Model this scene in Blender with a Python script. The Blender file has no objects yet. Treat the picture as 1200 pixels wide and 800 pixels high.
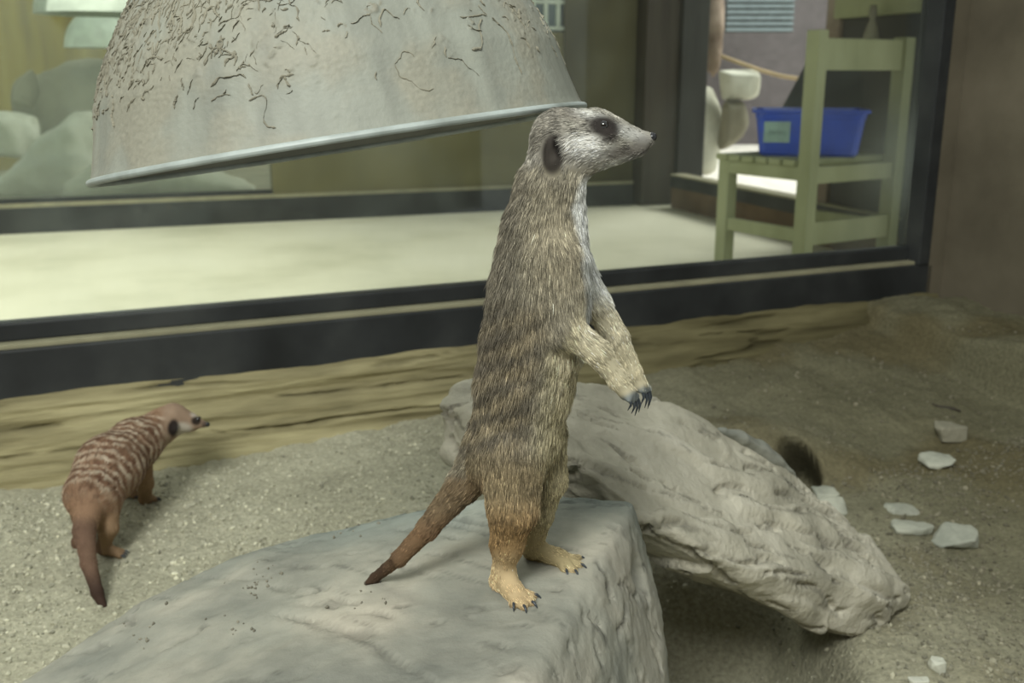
import bpy, bmesh, math, random
import numpy as np
from mathutils import Vector, Matrix, Quaternion

C = bpy.context.scene.collection
SC = bpy.context.scene
random.seed(7)
RNG = np.random.default_rng(11)

# ------------------------------------------------------------------ camera
FPX = 1200.0
PITCH = math.radians(14.6)
CS, SN = math.cos(PITCH), math.sin(PITCH)
CAM = np.array([0.0, 0.0, 0.60])
cd = bpy.data.cameras.new('camera')
cam = bpy.data.objects.new('camera', cd)
C.objects.link(cam)
cam.location = CAM
cam.rotation_euler = (math.pi / 2 - PITCH, 0, 0)
cd.sensor_width = 36.0
cd.lens = 36.0
cd.clip_start = 0.02
cd.dof.use_dof = True
cd.dof.focus_distance = 0.635
cd.dof.aperture_fstop = 13.0
SC.camera = cam

# ------------------------------------------------------------------ light
SC.view_settings.view_transform = 'Standard'
SC.view_settings.look = 'None'
SC.view_settings.gamma = 1.0
SC.view_settings.use_curve_mapping = False
SC.view_settings.exposure = 0.36
w = bpy.data.worlds.new('world')
SC.world = w
w.use_nodes = True
bg = w.node_tree.nodes['Background']
bg.inputs[0].default_value = (0.86, 0.93, 0.90, 1)
bg.inputs[1].default_value = 0.52


def area(name, loc, target, size, power, col=(1, 1, 1), sy=None):
    ld = bpy.data.lights.new(name, 'AREA')
    ld.energy = power
    ld.color = col
    ld.size = size
    if sy:
        ld.shape = 'RECTANGLE'
        ld.size_y = sy
    o = bpy.data.objects.new(name, ld)
    C.objects.link(o)
    o.location = loc
    o.rotation_euler = (Vector(target) - Vector(loc)).to_track_quat('-Z', 'Y').to_euler()
    return o


area('skylight_enclosure', (-0.55, -1.25, 2.1), (0.0, 1.0, 0.1), 0.8, 74, (0.97, 1.0, 0.95))
area('yard_fill', (4.5, 8.0, 5.0), (3.6, 8.4, 0), 3.5, 430, (1.0, 0.98, 0.95))  # added area lamp that brightens the yard on top of the world sky
area('corridor_fill', (-0.9, 3.6, 3.0), (-0.9, 3.5, 0), 2.6, 125, (1.0, 0.98, 0.88), 1.2)  # added area lamp overhead to brighten the corridor


# ------------------------------------------------------------------ measuring helpers
def PW(px, py, Y):
    """point of the vertical plane y = Y seen at a photograph pixel"""
    u, v = (px - 600) / FPX, (py - 400) / FPX
    t = Y / (CS - v * SN)
    return np.array([u * t, Y, CAM[2] + t * (-SN - v * CS)])


def PZ(px, py, z):
    """point of the level plane z seen at a photograph pixel"""
    u, v = (px - 600) / FPX, (py - 400) / FPX
    t = (z - CAM[2]) / (-SN - v * CS)
    return np.array([u * t, t * (CS - v * SN), z])


def depth(p):
    d = np.asarray(p) - CAM
    return d[..., 1] * CS - d[..., 2] * SN


def proj(p):
    d = np.asarray(p) - CAM
    t = d[..., 1] * CS - d[..., 2] * SN
    return 600 + FPX * d[..., 0] / t, 400 - FPX * (d[..., 1] * SN + d[..., 2] * CS) / t


def lin(c):
    c = np.asarray(c, float) / 255.0
    return np.where(c <= 0.04045, c / 12.92, ((c + 0.055) / 1.055) ** 2.4)


# ------------------------------------------------------------------ noise
_P = np.random.default_rng(3).permutation(256)
_P = np.concatenate([_P, _P, _P])
_G = np.random.default_rng(4).normal(size=(256, 3))
_G /= np.linalg.norm(_G, axis=1)[:, None]


def perlin(p):
    p = np.asarray(p, float)
    i = np.floor(p).astype(int)
    f = p - i
    i &= 255
    u = f * f * f * (f * (f * 6 - 15) + 10)
    r = 0
    for dx in (0, 1):
        wx = u[:, 0] if dx else 1 - u[:, 0]
        for dy in (0, 1):
            wy = u[:, 1] if dy else 1 - u[:, 1]
            for dz in (0, 1):
                wz = u[:, 2] if dz else 1 - u[:, 2]
                g = _G[_P[_P[_P[i[:, 0] + dx] + i[:, 1] + dy] + i[:, 2] + dz]]
                r = r + wx * wy * wz * (g[:, 0] * (f[:, 0] - dx) + g[:, 1] * (f[:, 1] - dy) + g[:, 2] * (f[:, 2] - dz))
    return r * 1.5


def fbm(p, oct=4, gain=0.5):
    p = np.asarray(p, float)
    a, s, r = 1.0, 1.0, 0
    for k in range(oct):
        r = r + a * perlin(p * s + 17.3 * k)
        a *= gain
        s *= 2.03
    return r


def ridged(p, oct=4):
    a, s, r = 1.0, 1.0, 0
    for k in range(oct):
        r = r + a * (1 - np.abs(perlin(np.asarray(p) * s + 9.1 * k)) * 2)
        a *= 0.5
        s *= 2.1
    return r / 1.75


def pct(x, a, b):
    """smooth mask of the part of x between two quantiles"""
    return sstep(np.quantile(x, a), np.quantile(x, b), x)


def sstep(a, b, x):
    t = np.clip((x - a) / (b - a), 0, 1)
    return t * t * (3 - 2 * t)


# ------------------------------------------------------------------ mesh helpers
def mesh_np(name, V, F, mat=None, parent=None, smooth=True, col=None):
    V = np.asarray(V, np.float32)
    F = np.asarray(F, np.int32)
    me = bpy.data.meshes.new(name)
    n, k = F.shape
    me.vertices.add(len(V))
    me.vertices.foreach_set('co', V.ravel())
    me.loops.add(n * k)
    me.loops.foreach_set('vertex_index', F.ravel())
    me.polygons.add(n)
    me.polygons.foreach_set('loop_start', np.arange(0, n * k, k, dtype=np.int32))
    me.polygons.foreach_set('use_smooth', np.full(n, smooth))
    me.update(calc_edges=True)
    if col is not None:
        a = me.color_attributes.new('col', 'FLOAT_COLOR', 'POINT')
        c4 = np.ones((len(V), 4), np.float32)
        c4[:, :3] = col
        a.data.foreach_set('color', c4.ravel())
    if mat:
        me.materials.append(mat)
    o = bpy.data.objects.new(name, me)
    C.objects.link(o)
    if parent:
        attach(o, parent)
    return o


def attach(o, parent):
    o.parent = parent
    o.matrix_parent_inverse = Matrix.Translation(-Vector(parent.location)) if parent.rotation_euler[:] == (0, 0, 0) else parent.matrix_basis.inverted()


def verts_np(o):
    n = len(o.data.vertices)
    v = np.empty(n * 3, np.float32)
    o.data.vertices.foreach_get('co', v)
    nn = np.empty(n * 3, np.float32)
    o.data.vertices.foreach_get('normal', nn)
    return v.reshape(-1, 3).astype(float), nn.reshape(-1, 3).astype(float)


def set_verts(o, v):
    o.data.vertices.foreach_set('co', np.asarray(v, np.float32).ravel())
    o.data.update()


def set_col(o, col):
    me = o.data
    a = me.color_attributes.new('col', 'FLOAT_COLOR', 'POINT')
    c4 = np.ones((len(me.vertices), 4), np.float32)
    c4[:, :3] = col
    a.data.foreach_set('color', c4.ravel())


def bm_obj(name, bm, mat, parent=None, smooth=False, bevel=0.0):
    if bevel:
        bmesh.ops.bevel(bm, geom=bm.edges[:], offset=bevel, segments=2, affect='EDGES', profile=0.6)
    me = bpy.data.meshes.new(name)
    bm.to_mesh(me)
    bm.free()
    for p in me.polygons:
        p.use_smooth = smooth
    me.materials.append(mat)
    o = bpy.data.objects.new(name, me)
    C.objects.link(o)
    if parent:
        attach(o, parent)
    return o


def frame_box(bm, o, ex, ey, ez, a, b):
    """box spanning a..b in the frame (ex, ey, ez) about the origin o"""
    o, ex, ey, ez = map(np.asarray, (o, ex, ey, ez))
    vs = []
    for k in range(8):
        q = [(b if (k >> i) & 1 else a)[i] for i in range(3)]
        vs.append(bm.verts.new(Vector(o + ex * q[0] + ey * q[1] + ez * q[2])))
    for f in ((0, 2, 3, 1), (4, 5, 7, 6), (0, 1, 5, 4), (2, 6, 7, 3), (0, 4, 6, 2), (1, 3, 7, 5)):
        bm.faces.new([vs[i] for i in f])
    bmesh.ops.recalc_face_normals(bm, faces=bm.faces[:])


def box_obj(name, mat, o, ex, ey, ez, a, b, parent=None, bevel=0.0):
    bm = bmesh.new()
    frame_box(bm, o, ex, ey, ez, a, b)
    return bm_obj(name, bm, mat, parent, bevel=bevel)


def tube(name, pts, rad, mat, parent=None, n=10):
    pts = [np.asarray(p, float) for p in pts]
    rad = rad if hasattr(rad, '__len__') else [rad] * len(pts)
    V, F = [], []
    up = np.array([0.13, 0.31, 0.94])
    for i, p in enumerate(pts):
        d = pts[min(i + 1, len(pts) - 1)] - pts[max(i - 1, 0)]
        d = d / np.linalg.norm(d)
        a = np.cross(d, up)
        a /= np.linalg.norm(a)
        b = np.cross(d, a)
        for k in range(n):
            t = 2 * math.pi * k / n
            V.append(p + rad[i] * (math.cos(t) * a + math.sin(t) * b))
    for i in range(len(pts) - 1):
        for k in range(n):
            F.append((i * n + k, i * n + (k + 1) % n, (i + 1) * n + (k + 1) % n, (i + 1) * n + k))
    c0, c1 = len(V), len(V) + 1
    V += [pts[0], pts[-1]]
    L = (len(pts) - 1) * n
    for k in range(n):
        F.append((c0, (k + 1) % n, k, k))
        F.append((c1, L + k, L + (k + 1) % n, L + (k + 1) % n))
    bm = bmesh.new()
    vv = [bm.verts.new(Vector(p)) for p in V]
    for f in F:
        g = list(dict.fromkeys(f))
        bm.faces.new([vv[i] for i in g])
    bmesh.ops.recalc_face_normals(bm, faces=bm.faces[:])
    return bm_obj(name, bm, mat, parent, smooth=True)


def empty(name, loc, label, cat, group=None):
    o = bpy.data.objects.new(name, None)
    o.empty_display_size = 0.05
    C.objects.link(o)
    o.location = Vector(loc)
    return tag(o, label, cat, group)


def tag(o, label, cat, group=None):
    o['label'] = label
    o['category'] = cat
    if group:
        o['group'] = group
    return o


def struct(o):
    o['kind'] = 'structure'
    return o


# surface nets ------------------------------------------------------
def surfnet(F, o, h):
    s = F < 0
    nx, ny, nz = F.shape
    cnt = np.zeros((nx - 1, ny - 1, nz - 1), np.int8)
    for dx in (0, 1):
        for dy in (0, 1):
            for dz in (0, 1):
                cnt += s[dx:nx - 1 + dx, dy:ny - 1 + dy, dz:nz - 1 + dz]
    act = np.argwhere((cnt > 0) & (cnt < 8))
    idx = np.full(cnt.shape, -1, np.int32)
    idx[act[:, 0], act[:, 1], act[:, 2]] = np.arange(len(act))
    off = np.array([(i & 1, (i >> 1) & 1, (i >> 2) & 1) for i in range(8)])
    val = np.stack([F[act[:, 0] + a, act[:, 1] + b, act[:, 2] + c] for a, b, c in off], 1).astype(float)
    acc = np.zeros((len(act), 3))
    num = np.zeros(len(act))
    for i in range(8):
        for b in range(3):
            if not (i >> b) & 1:
                j = i | (1 << b)
                m = (val[:, i] < 0) != (val[:, j] < 0)
                t = np.where(m, val[:, i] / np.where(m, val[:, i] - val[:, j], 1), 0)
                acc += m[:, None] * (off[i] + t[:, None] * (off[j] - off[i]))
                num += m
    V = (act + acc / num[:, None]) * h + o
    Q = []
    for ax in range(3):
        a1, a2 = (ax + 1) % 3, (ax + 2) % 3
        sl0 = [slice(None)] * 3
        sl1 = [slice(None)] * 3
        sl0[ax] = slice(0, -1)
        sl1[ax] = slice(1, None)
        A, B = s[tuple(sl0)], s[tuple(sl1)]
        e = np.argwhere(A != B)
        e = e[(e[:, a1] > 0) & (e[:, a2] > 0) & (e[:, a1] < F.shape[a1] - 1) & (e[:, a2] < F.shape[a2] - 1)]
        flip = A[e[:, 0], e[:, 1], e[:, 2]]
        q = []
        for d1, d2 in ((0, 0), (-1, 0), (-1, -1), (0, -1)):
            f = e.copy()
            f[:, a1] += d1
            f[:, a2] += d2
            q.append(idx[f[:, 0], f[:, 1], f[:, 2]])
        q = np.stack(q, 1)
        q[~flip] = q[~flip][:, ::-1]
        Q.append(q)
    return V, np.concatenate(Q)


def smooth_v(V, Q, it, lam=0.5):
    n = len(V)
    deg = np.zeros(n)
    for a, b in ((0, 1), (1, 2), (2, 3), (3, 0)):
        np.add.at(deg, Q[:, a], 1)
        np.add.at(deg, Q[:, b], 1)
    for _ in range(it):
        S = np.zeros_like(V)
        for a, b in ((0, 1), (1, 2), (2, 3), (3, 0)):
            for k in range(3):
                S[:, k] += np.bincount(Q[:, a], V[Q[:, b], k], n) + np.bincount(Q[:, b], V[Q[:, a], k], n)
        V = V + lam * (S / deg[:, None] - V)
    return V


class Body:
    """tapered bones blended into one continuous skin"""

    def __init__(self, h):
        self.h = h
        self.pr = []

    def bone(self, a, b, ra, rb, k=0.006, fl=0.006, sub=False, sq=None):
        self.pr.append((np.asarray(a, float), np.asarray(b, float), ra, rb, k, fl, sub, sq))

    @staticmethod
    def dist(P, p):
        a, b, ra, rb, k, fl, sub, sq = p
        if sq is not None:                      # flattened ellipsoid: axis, factor
            ax, q = sq
            d = P - a
            t = d @ ax
            d = d + np.multiply.outer(t * (q - 1), ax)
            return (np.sqrt((d * d).sum(-1)) - ra) / q ** 0.5
        ab = b - a
        L = max(ab @ ab, 1e-12)
        t = np.clip(((P - a) @ ab) / L, 0, 1)
        d = P - a - np.multiply.outer(t, ab)
        return np.sqrt((d * d).sum(-1)) - (ra + (rb - ra) * t)

    def mesh(self, sm=2):
        lo = np.min([np.minimum(p[0] - p[2], p[1] - p[3]) for p in self.pr], 0) - 0.008
        hi = np.max([np.maximum(p[0] + p[2], p[1] + p[3]) for p in self.pr], 0) + 0.008
        h = self.h
        n = np.ceil((hi - lo) / h).astype(int) + 1
        F = np.full(n, 0.05, np.float32)
        ax = [lo[i] + h * np.arange(n[i]) for i in range(3)]
        for p in self.pr:
            m = max(p[2], p[3]) + 0.02
            l2, h2 = np.minimum(p[0], p[1]) - m, np.maximum(p[0], p[1]) + m
            sl = [slice(max(0, int((l2[i] - lo[i]) / h)), min(n[i], int((h2[i] - lo[i]) / h) + 2)) for i in range(3)]
            X = np.stack(np.meshgrid(*[ax[i][sl[i]] for i in range(3)], indexing='ij'), -1)
            d = self.dist(X, p)
            f = F[tuple(sl)]
            k = p[4]
            if p[6]:
                d = -d
                hh = np.clip(0.5 - 0.5 * (f - d) / k, 0, 1)
                F[tuple(sl)] = f + (d - f) * hh + k * hh * (1 - hh)
            else:
                hh = np.clip(0.5 + 0.5 * (f - d) / k, 0, 1)
                F[tuple(sl)] = f + (d - f) * hh - k * hh * (1 - hh)
        V, Q = surfnet(F, lo, h)
        return smooth_v(V, Q, sm), Q

    def flow(self, P):
        D = np.zeros_like(P)
        W = np.zeros(len(P)) + 1e-9
        FL = np.zeros(len(P))
        for p in self.pr:
            if p[6] or p[5] <= 0:
                continue
            d = self.dist(P, p)
            wt = np.exp(-np.maximum(d, 0) / 0.003)
            v = p[1] - p[0]
            v = v / max(np.linalg.norm(v), 1e-9)
            D += wt[:, None] * v
            FL += wt * p[5]
            W += wt
        return D / np.maximum(np.linalg.norm(D, axis=1), 1e-6)[:, None], FL / W

    def ray(self, px, py, y0=0.3, y1=2.0):
        ys = np.linspace(y0, y1, 3000)
        P = np.array([PW(px, py, y) for y in ys])
        d = np.min([self.dist(P, p) for p in self.pr if not p[6]], 0)
        return P[np.argmax(d < 0)]


def fur(name, V, Q, N, body, colf, n, rad, parent, mat, lift=0.35, wob=0.25, var=0.22, dens=None, lenf=None):
    tri = np.concatenate([Q[:, [0, 1, 2]], Q[:, [0, 2, 3]]])
    A, B, D = V[tri[:, 0]], V[tri[:, 1]], V[tri[:, 2]]
    ar = np.linalg.norm(np.cross(B - A, D - A), axis=1)
    if dens is not None:
        ar = ar * dens((A + B + D) / 3)
    t = RNG.choice(len(tri), n, p=ar / ar.sum())
    r1, r2 = RNG.random(n), RNG.random(n)
    m = r1 + r2 > 1
    r1[m], r2[m] = 1 - r1[m], 1 - r2[m]
    R = A[t] + r1[:, None] * (B[t] - A[t]) + r2[:, None] * (D[t] - A[t])
    nn = N[tri[t, 0]]
    fd, L = body.flow(R)
    if lenf is not None:
        L = lenf(R, L)
    fd = fd - (fd * nn).sum(1)[:, None] * nn
    fd /= np.maximum(np.linalg.norm(fd, axis=1), 1e-4)[:, None]
    clump = np.stack([perlin(R * 160 + k * 31) for k in range(3)], 1)
    fd = fd + wob * 1.4 * clump + RNG.normal(0, wob * 0.45, (n, 3))
    d0 = fd * (1 - lift) + nn * lift
    d0 /= np.linalg.norm(d0, axis=1)[:, None]
    d1 = fd - 0.15 * nn
    d1 /= np.linalg.norm(d1, axis=1)[:, None]
    L = L * (0.65 + 0.6 * RNG.random(n))
    S = np.array([0, 0.33, 0.66, 1.0])
    P = np.stack([R - nn * 0.0004 + L[:, None] * (d0 * s * (1 - 0.5 * s) + d1 * 0.5 * s * s) for s in S], 1)
    hc = bpy.data.hair_curves.new(name)
    hc.add_curves([4] * n)
    hc.position_data.foreach_set('vector', P.astype(np.float32).ravel())
    ra = hc.attributes.new('radius', 'FLOAT', 'POINT') if 'radius' not in hc.attributes else hc.attributes['radius']
    ra.data.foreach_set('value', np.tile(np.array([1, 0.9, 0.65, 0.15]) * rad, n).astype(np.float32))
    col = np.ones((n, 4), np.float32)
    g = np.exp(RNG.normal(0, var, n) + 1.1 * var * perlin(R * 330) - 0.5 * var * var)
    col[:, :3] = np.clip(colf(R) * g[:, None], 0.004, 0.9)
    ca = hc.attributes.new('col', 'FLOAT_COLOR', 'CURVE')
    ca.data.foreach_set('color', col.ravel())
    hc.materials.append(mat)
    o = bpy.data.objects.new(name, hc)
    C.objects.link(o)
    attach(o, parent)
    return o


# ------------------------------------------------------------------ materials
def new_mat(name):
    m = bpy.data.materials.new(name)
    m.use_nodes = True
    nt = m.node_tree
    return m, nt, nt.nodes['Principled BSDF']


def node(nt, typ, **kw):
    n = nt.nodes.new(typ)
    for k, v in kw.items():
        setattr(n, k, v)
    return n


def coords(nt, scale=(1, 1, 1), rot=(0, 0, 0)):
    tc = node(nt, 'ShaderNodeTexCoord')
    mp = node(nt, 'ShaderNodeMapping')
    mp.inputs['Scale'].default_value = scale
    mp.inputs['Rotation'].default_value = rot
    nt.links.new(tc.outputs['Object'], mp.inputs['Vector'])
    return mp.outputs['Vector']


def noise(nt, vec, scale, detail=5, rough=0.55, dist=0.0):
    n = node(nt, 'ShaderNodeTexNoise')
    n.inputs['Scale'].default_value = scale
    n.inputs['Detail'].default_value = detail
    n.inputs['Roughness'].default_value = rough
    n.inputs['Distortion'].default_value = dist
    nt.links.new(vec, n.inputs['Vector'])
    return n.outputs['Fac']


def ramp(nt, fac, stops):
    r = node(nt, 'ShaderNodeValToRGB')
    el = r.color_ramp.elements
    while len(el) < len(stops):
        el.new(0.5)
    for e, (p, c) in zip(el, stops):
        e.position = p
        e.color = (*lin(c), 1)
    nt.links.new(fac, r.inputs['Fac'])
    return r.outputs['Color']


def mixc(nt, fac, a, b, mode='MIX'):
    m = node(nt, 'ShaderNodeMix', data_type='RGBA', blend_type=mode)
    if hasattr(fac, 'is_linked'):
        nt.links.new(fac, m.inputs['Factor'])
    else:
        m.inputs['Factor'].default_value = fac
    for s, v in ((m.inputs[6], a), (m.inputs[7], b)):
        if hasattr(v, 'is_linked'):
            nt.links.new(v, s)
        else:
            s.default_value = (*v, 1)
    return m.outputs[2]


def bump(nt, bs, h, strength, dist, prev=None):
    b = node(nt, 'ShaderNodeBump')
    b.inputs['Strength'].default_value = strength
    b.inputs['Distance'].default_value = dist
    nt.links.new(h, b.inputs['Height'])
    if prev is not None:
        nt.links.new(prev, b.inputs['Normal'])
    nt.links.new(b.outputs['Normal'], bs.inputs['Normal'])
    return b.outputs['Normal']


def surf(name, c1, c2, c3=None, scale=8, stretch=(1, 1, 1), rot=(0, 0, 0), rough=0.85, bs=0.4, bd=0.01,
         fine=None, speck=None, metal=0.0, spec=0.3, attr=False):
    """generic weathered surface: two or three tones in noise, bump at two scales"""
    m, nt, p = new_mat(name)
    v = coords(nt, stretch, rot)
    n1 = noise(nt, v, scale, 6)
    col = ramp(nt, n1, [(0.32, c1), (0.62, c2)] if c3 is None else [(0.28, c1), (0.5, c2), (0.70, c3)])
    n2 = noise(nt, v, (fine or scale * 9), 4, 0.6)
    if speck:
        col = mixc(nt, ramp(nt, n2, [(0.35, (0, 0, 0)), (0.65, (255, 255, 255))]), col, lin(speck), 'MIX') if False else mixc(nt, 0.5, col, ramp(nt, n2, [(0.3, tuple(np.array(speck) * 0.55)), (0.7, speck)]), 'MIX')
    if attr:
        a = node(nt, 'ShaderNodeAttribute', attribute_name='col')
        col = mixc(nt, 1.0, col, a.outputs['Color'], 'MULTIPLY')
    nt.links.new(col, p.inputs['Base Color'])
    p.inputs['Roughness'].default_value = rough
    p.inputs['Metallic'].default_value = metal
    p.inputs['Specular IOR Level'].default_value = spec
    b1 = bump(nt, p, n1, bs, bd)
    bump(nt, p, n2, bs, bd * 0.25, b1)
    return m


def plain(name, c, rough=0.6, spec=0.4, metal=0.0):
    return surf(name, tuple(np.array(c) * 0.93), tuple(np.minimum(np.array(c) * 1.05, 255)), scale=14, rough=rough, bs=0.08, bd=0.002, spec=spec, metal=metal)


def attr_mat(name, rough=0.75, spec=0.2, bscale=None):
    m, nt, p = new_mat(name)
    a = node(nt, 'ShaderNodeAttribute', attribute_name='col')
    nt.links.new(a.outputs['Color'], p.inputs['Base Color'])
    p.inputs['Roughness'].default_value = rough
    p.inputs['Specular IOR Level'].default_value = spec
    if bscale:
        bump(nt, p, noise(nt, coords(nt), bscale, 4), 0.35, 0.0015)
    return m


def glass_mat(name, dust, dustcol, scale=2.0, lo=0.45, hi=0.75, base=0.02, haze_spots=()):
    m, nt, p = new_mat(name)
    out = nt.nodes['Material Output']
    nt.nodes.remove(p)
    tr = node(nt, 'ShaderNodeBsdfTransparent')
    tr.inputs[0].default_value = (0.96, 0.985, 0.965, 1)
    gl = node(nt, 'ShaderNodeBsdfGlossy')
    gl.inputs['Roughness'].default_value = 0.03
    df = node(nt, 'ShaderNodeBsdfDiffuse')
    df.inputs[0].default_value = (*lin(dustcol), 1)
    fr = node(nt, 'ShaderNodeFresnel')
    fr.inputs[0].default_value = 1.4
    m1 = node(nt, 'ShaderNodeMixShader')
    nt.links.new(fr.outputs[0], m1.inputs[0])
    nt.links.new(tr.outputs[0], m1.inputs[1])
    nt.links.new(gl.outputs[0], m1.inputs[2])
    n = noise(nt, coords(nt, (1, 1, 0.6)), scale, 5, 0.6, 0.4)
    mr = node(nt, 'ShaderNodeMapRange')
    mr.inputs['From Min'].default_value = lo
    mr.inputs['From Max'].default_value = hi
    mr.inputs['To Min'].default_value = base
    mr.inputs['To Max'].default_value = dust
    nt.links.new(n, mr.inputs['Value'])
    fac = mr.outputs[0]
    for c, rad, amt in haze_spots:                          # local haze patches painted into the pane as a pale film
        vd = node(nt, 'ShaderNodeVectorMath', operation='DISTANCE')
        nt.links.new(coords(nt), vd.inputs[0])
        vd.inputs[1].default_value = c
        m3 = node(nt, 'ShaderNodeMapRange', interpolation_type='SMOOTHSTEP')
        m3.inputs['From Min'].default_value = rad
        m3.inputs['From Max'].default_value = rad * 0.1
        m3.inputs['To Max'].default_value = amt
        nt.links.new(vd.outputs['Value'], m3.inputs['Value'])
        ml = node(nt, 'ShaderNodeMath', operation='MULTIPLY_ADD')
        nt.links.new(m3.outputs[0], ml.inputs[0])
        nt.links.new(n, ml.inputs[1])
        nt.links.new(fac, ml.inputs[2])
        fac = ml.outputs[0]
    m2 = node(nt, 'ShaderNodeMixShader')
    nt.links.new(fac, m2.inputs[0])
    nt.links.new(m1.outputs[0], m2.inputs[1])
    nt.links.new(df.outputs[0], m2.inputs[2])
    nt.links.new(m2.outputs[0], out.inputs['Surface'])
    return m


M = {}
M['sand'] = surf('sand', (138, 136, 118), (161, 159, 140), (178, 176, 157), scale=5, fine=170, speck=(178, 175, 155), bs=1.0, bd=0.012, rough=0.95, spec=0.1, attr=True)
M['bank'] = surf('faux_rock_bank', (106, 101, 79), (146, 140, 111), (174, 168, 136), scale=7, stretch=(0.6, 0.6, 6), fine=60, bs=0.7, bd=0.01, rough=0.9, spec=0.15, attr=True)
M['boulder'] = surf('boulder_stone', (112, 115, 110), (146, 146, 137), (174, 169, 157), scale=9, fine=150, bs=0.7, bd=0.005, rough=0.9, spec=0.2, attr=True)
M['slab'] = surf('slab_stone', (142, 140, 128), (176, 173, 160), (198, 195, 183), scale=11, fine=130, bs=1.0, bd=0.008, rough=0.92, spec=0.15, attr=True)
M['stone'] = surf('pale_stone', (140, 142, 130), (178, 178, 162), scale=18, fine=160, bs=0.6, bd=0.003, rough=0.9, spec=0.2)
M['gravel'] = attr_mat('gravel_grain', 0.9, 0.15)
M['frame'] = surf('dark_frame_paint', (27, 29, 30), (44, 46, 47), (60, 62, 61), scale=6, fine=40, bs=0.25, bd=0.002, rough=0.55, spec=0.4)
M['ledge'] = plain('dusty_ledge', (142, 138, 112), 0.8)
M['glass'] = glass_mat('smudged_glass', 0.10, (190, 200, 190), 2.2, base=0.012,
                       haze_spots=[(tuple(PW(1045, 190, 2.2)), 0.16, 0.34), (tuple(PW(1000, 285, 2.16)), 0.12, 0.14), (tuple(PW(690, 300, 1.86)), 0.10, 0.10)])
M['glass2'] = glass_mat('hazy_glass', 0.16, (205, 215, 200), 0.8, 0.3, 0.7, base=0.05)
M['corridor'] = surf('pale_concrete_floor', (186, 184, 158), (206, 204, 180), (214, 212, 190), scale=1.6, fine=24, bs=0.1, bd=0.004, rough=0.7, spec=0.3)
M['concrete'] = surf('brown_concrete', (80, 74, 62), (102, 95, 80), (118, 110, 94), scale=3.2, fine=50, bs=0.4, bd=0.008, rough=0.9, spec=0.15)
M['olive'] = surf('olive_plaster', (94, 90, 62), (110, 106, 76), (122, 117, 86), scale=2.2, fine=22, bs=0.2, bd=0.01, rough=0.85, spec=0.2)
M['olive_dark'] = surf('dark_olive_plaster', (66, 62, 44), (82, 78, 56), (92, 88, 64), scale=2.4, fine=26, bs=0.2, bd=0.01, rough=0.85, spec=0.2)
M['mustard'] = surf('mustard_wall', (112, 94, 26), (142, 122, 40), (154, 136, 62), scale=3, stretch=(3, 3, 0.3), fine=24, bs=0.2, bd=0.01, rough=0.85, spec=0.2)
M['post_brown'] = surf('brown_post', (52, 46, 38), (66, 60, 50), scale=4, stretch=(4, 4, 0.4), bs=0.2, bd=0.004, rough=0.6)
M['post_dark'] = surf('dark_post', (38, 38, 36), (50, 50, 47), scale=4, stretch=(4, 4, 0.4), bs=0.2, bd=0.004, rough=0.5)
M['chair'] = surf('green_painted_wood', (150, 153, 114), (168, 170, 132), scale=9, stretch=(1, 1, 0.3), fine=90, bs=0.2, bd=0.002, rough=0.6, spec=0.35)
M['blue'] = plain('blue_plastic', (32, 74, 190), 0.35, 0.5)
M['label'] = plain('pale_label', (150, 176, 168), 0.6)
M['ink'] = plain('faded_ink', (96, 120, 122), 0.7)
M['charcoal'] = plain('charcoal_panel', (58, 58, 58), 0.6)
M['slate'] = plain('slate_board', (50, 54, 55), 0.6)
M['plinth'] = surf('brown_plinth', (84, 68, 50), (112, 92, 70), scale=4, fine=40, bs=0.3, bd=0.006, rough=0.85)
M['white_ground'] = plain('white_paving', (232, 226, 216), 0.8)
M['mauve'] = plain('grey_mauve_wall', (92, 86, 88), 0.8)
M['louvre'] = plain('louvre_metal', (112, 124, 128), 0.5)
M['bark'] = surf('brown_rough_stone', (108, 92, 79), (142, 125, 110), (168, 151, 136), scale=5, fine=40, bs=0.9, bd=0.03, rough=0.9)
M['pale_rock'] = surf('pale_rock', (160, 158, 142), (196, 196, 180), (214, 214, 200), scale=3, fine=30, bs=0.5, bd=0.03, rough=0.9)
M['grey_rock'] = surf('grey_rock', (112, 108, 92), (140, 136, 118), scale=3, fine=30, bs=0.5, bd=0.03, rough=0.9)
M['rope'] = plain('pale_rope', (190, 168, 132), 0.9)
M['enamel'] = plain('white_enamel', (196, 206, 192), 0.45)
M['shade'] = attr_mat('muddy_metal_shade', 0.6, 0.35, 260)
M['rim'] = surf('galvanised_rim', (128, 134, 128), (170, 178, 174), scale=22, fine=160, bs=0.3, bd=0.001, rough=0.5, metal=0.0, spec=0.5)
M['cord'] = plain('black_cable', (40, 40, 40), 0.5)
M['skin'] = attr_mat('meerkat_skin', 0.8, 0.1)
M['claw'] = plain('dark_claw', (50, 56, 62), 0.35, 0.5)
M['nose'] = plain('black_nose_skin', (34, 34, 36), 0.3, 0.5)
mm, nt_, p_ = new_mat('wet_eye')
p_.inputs['Base Color'].default_value = (0.012, 0.010, 0.009, 1)
p_.inputs['Roughness'].default_value = 0.06
p_.inputs['Coat Weight'].default_value = 0.6
M['eye'] = mm
mm, nt_, p_ = new_mat('meerkat_hair')
a_ = node(nt_, 'ShaderNodeAttribute', attribute_name='col')
nt_.links.new(a_.outputs['Color'], p_.inputs['Base Color'])
p_.inputs['Roughness'].default_value = 0.55
p_.inputs['Specular IOR Level'].default_value = 0.25
M['hair'] = mm

EX, EY, EZ = np.eye(3)

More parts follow.
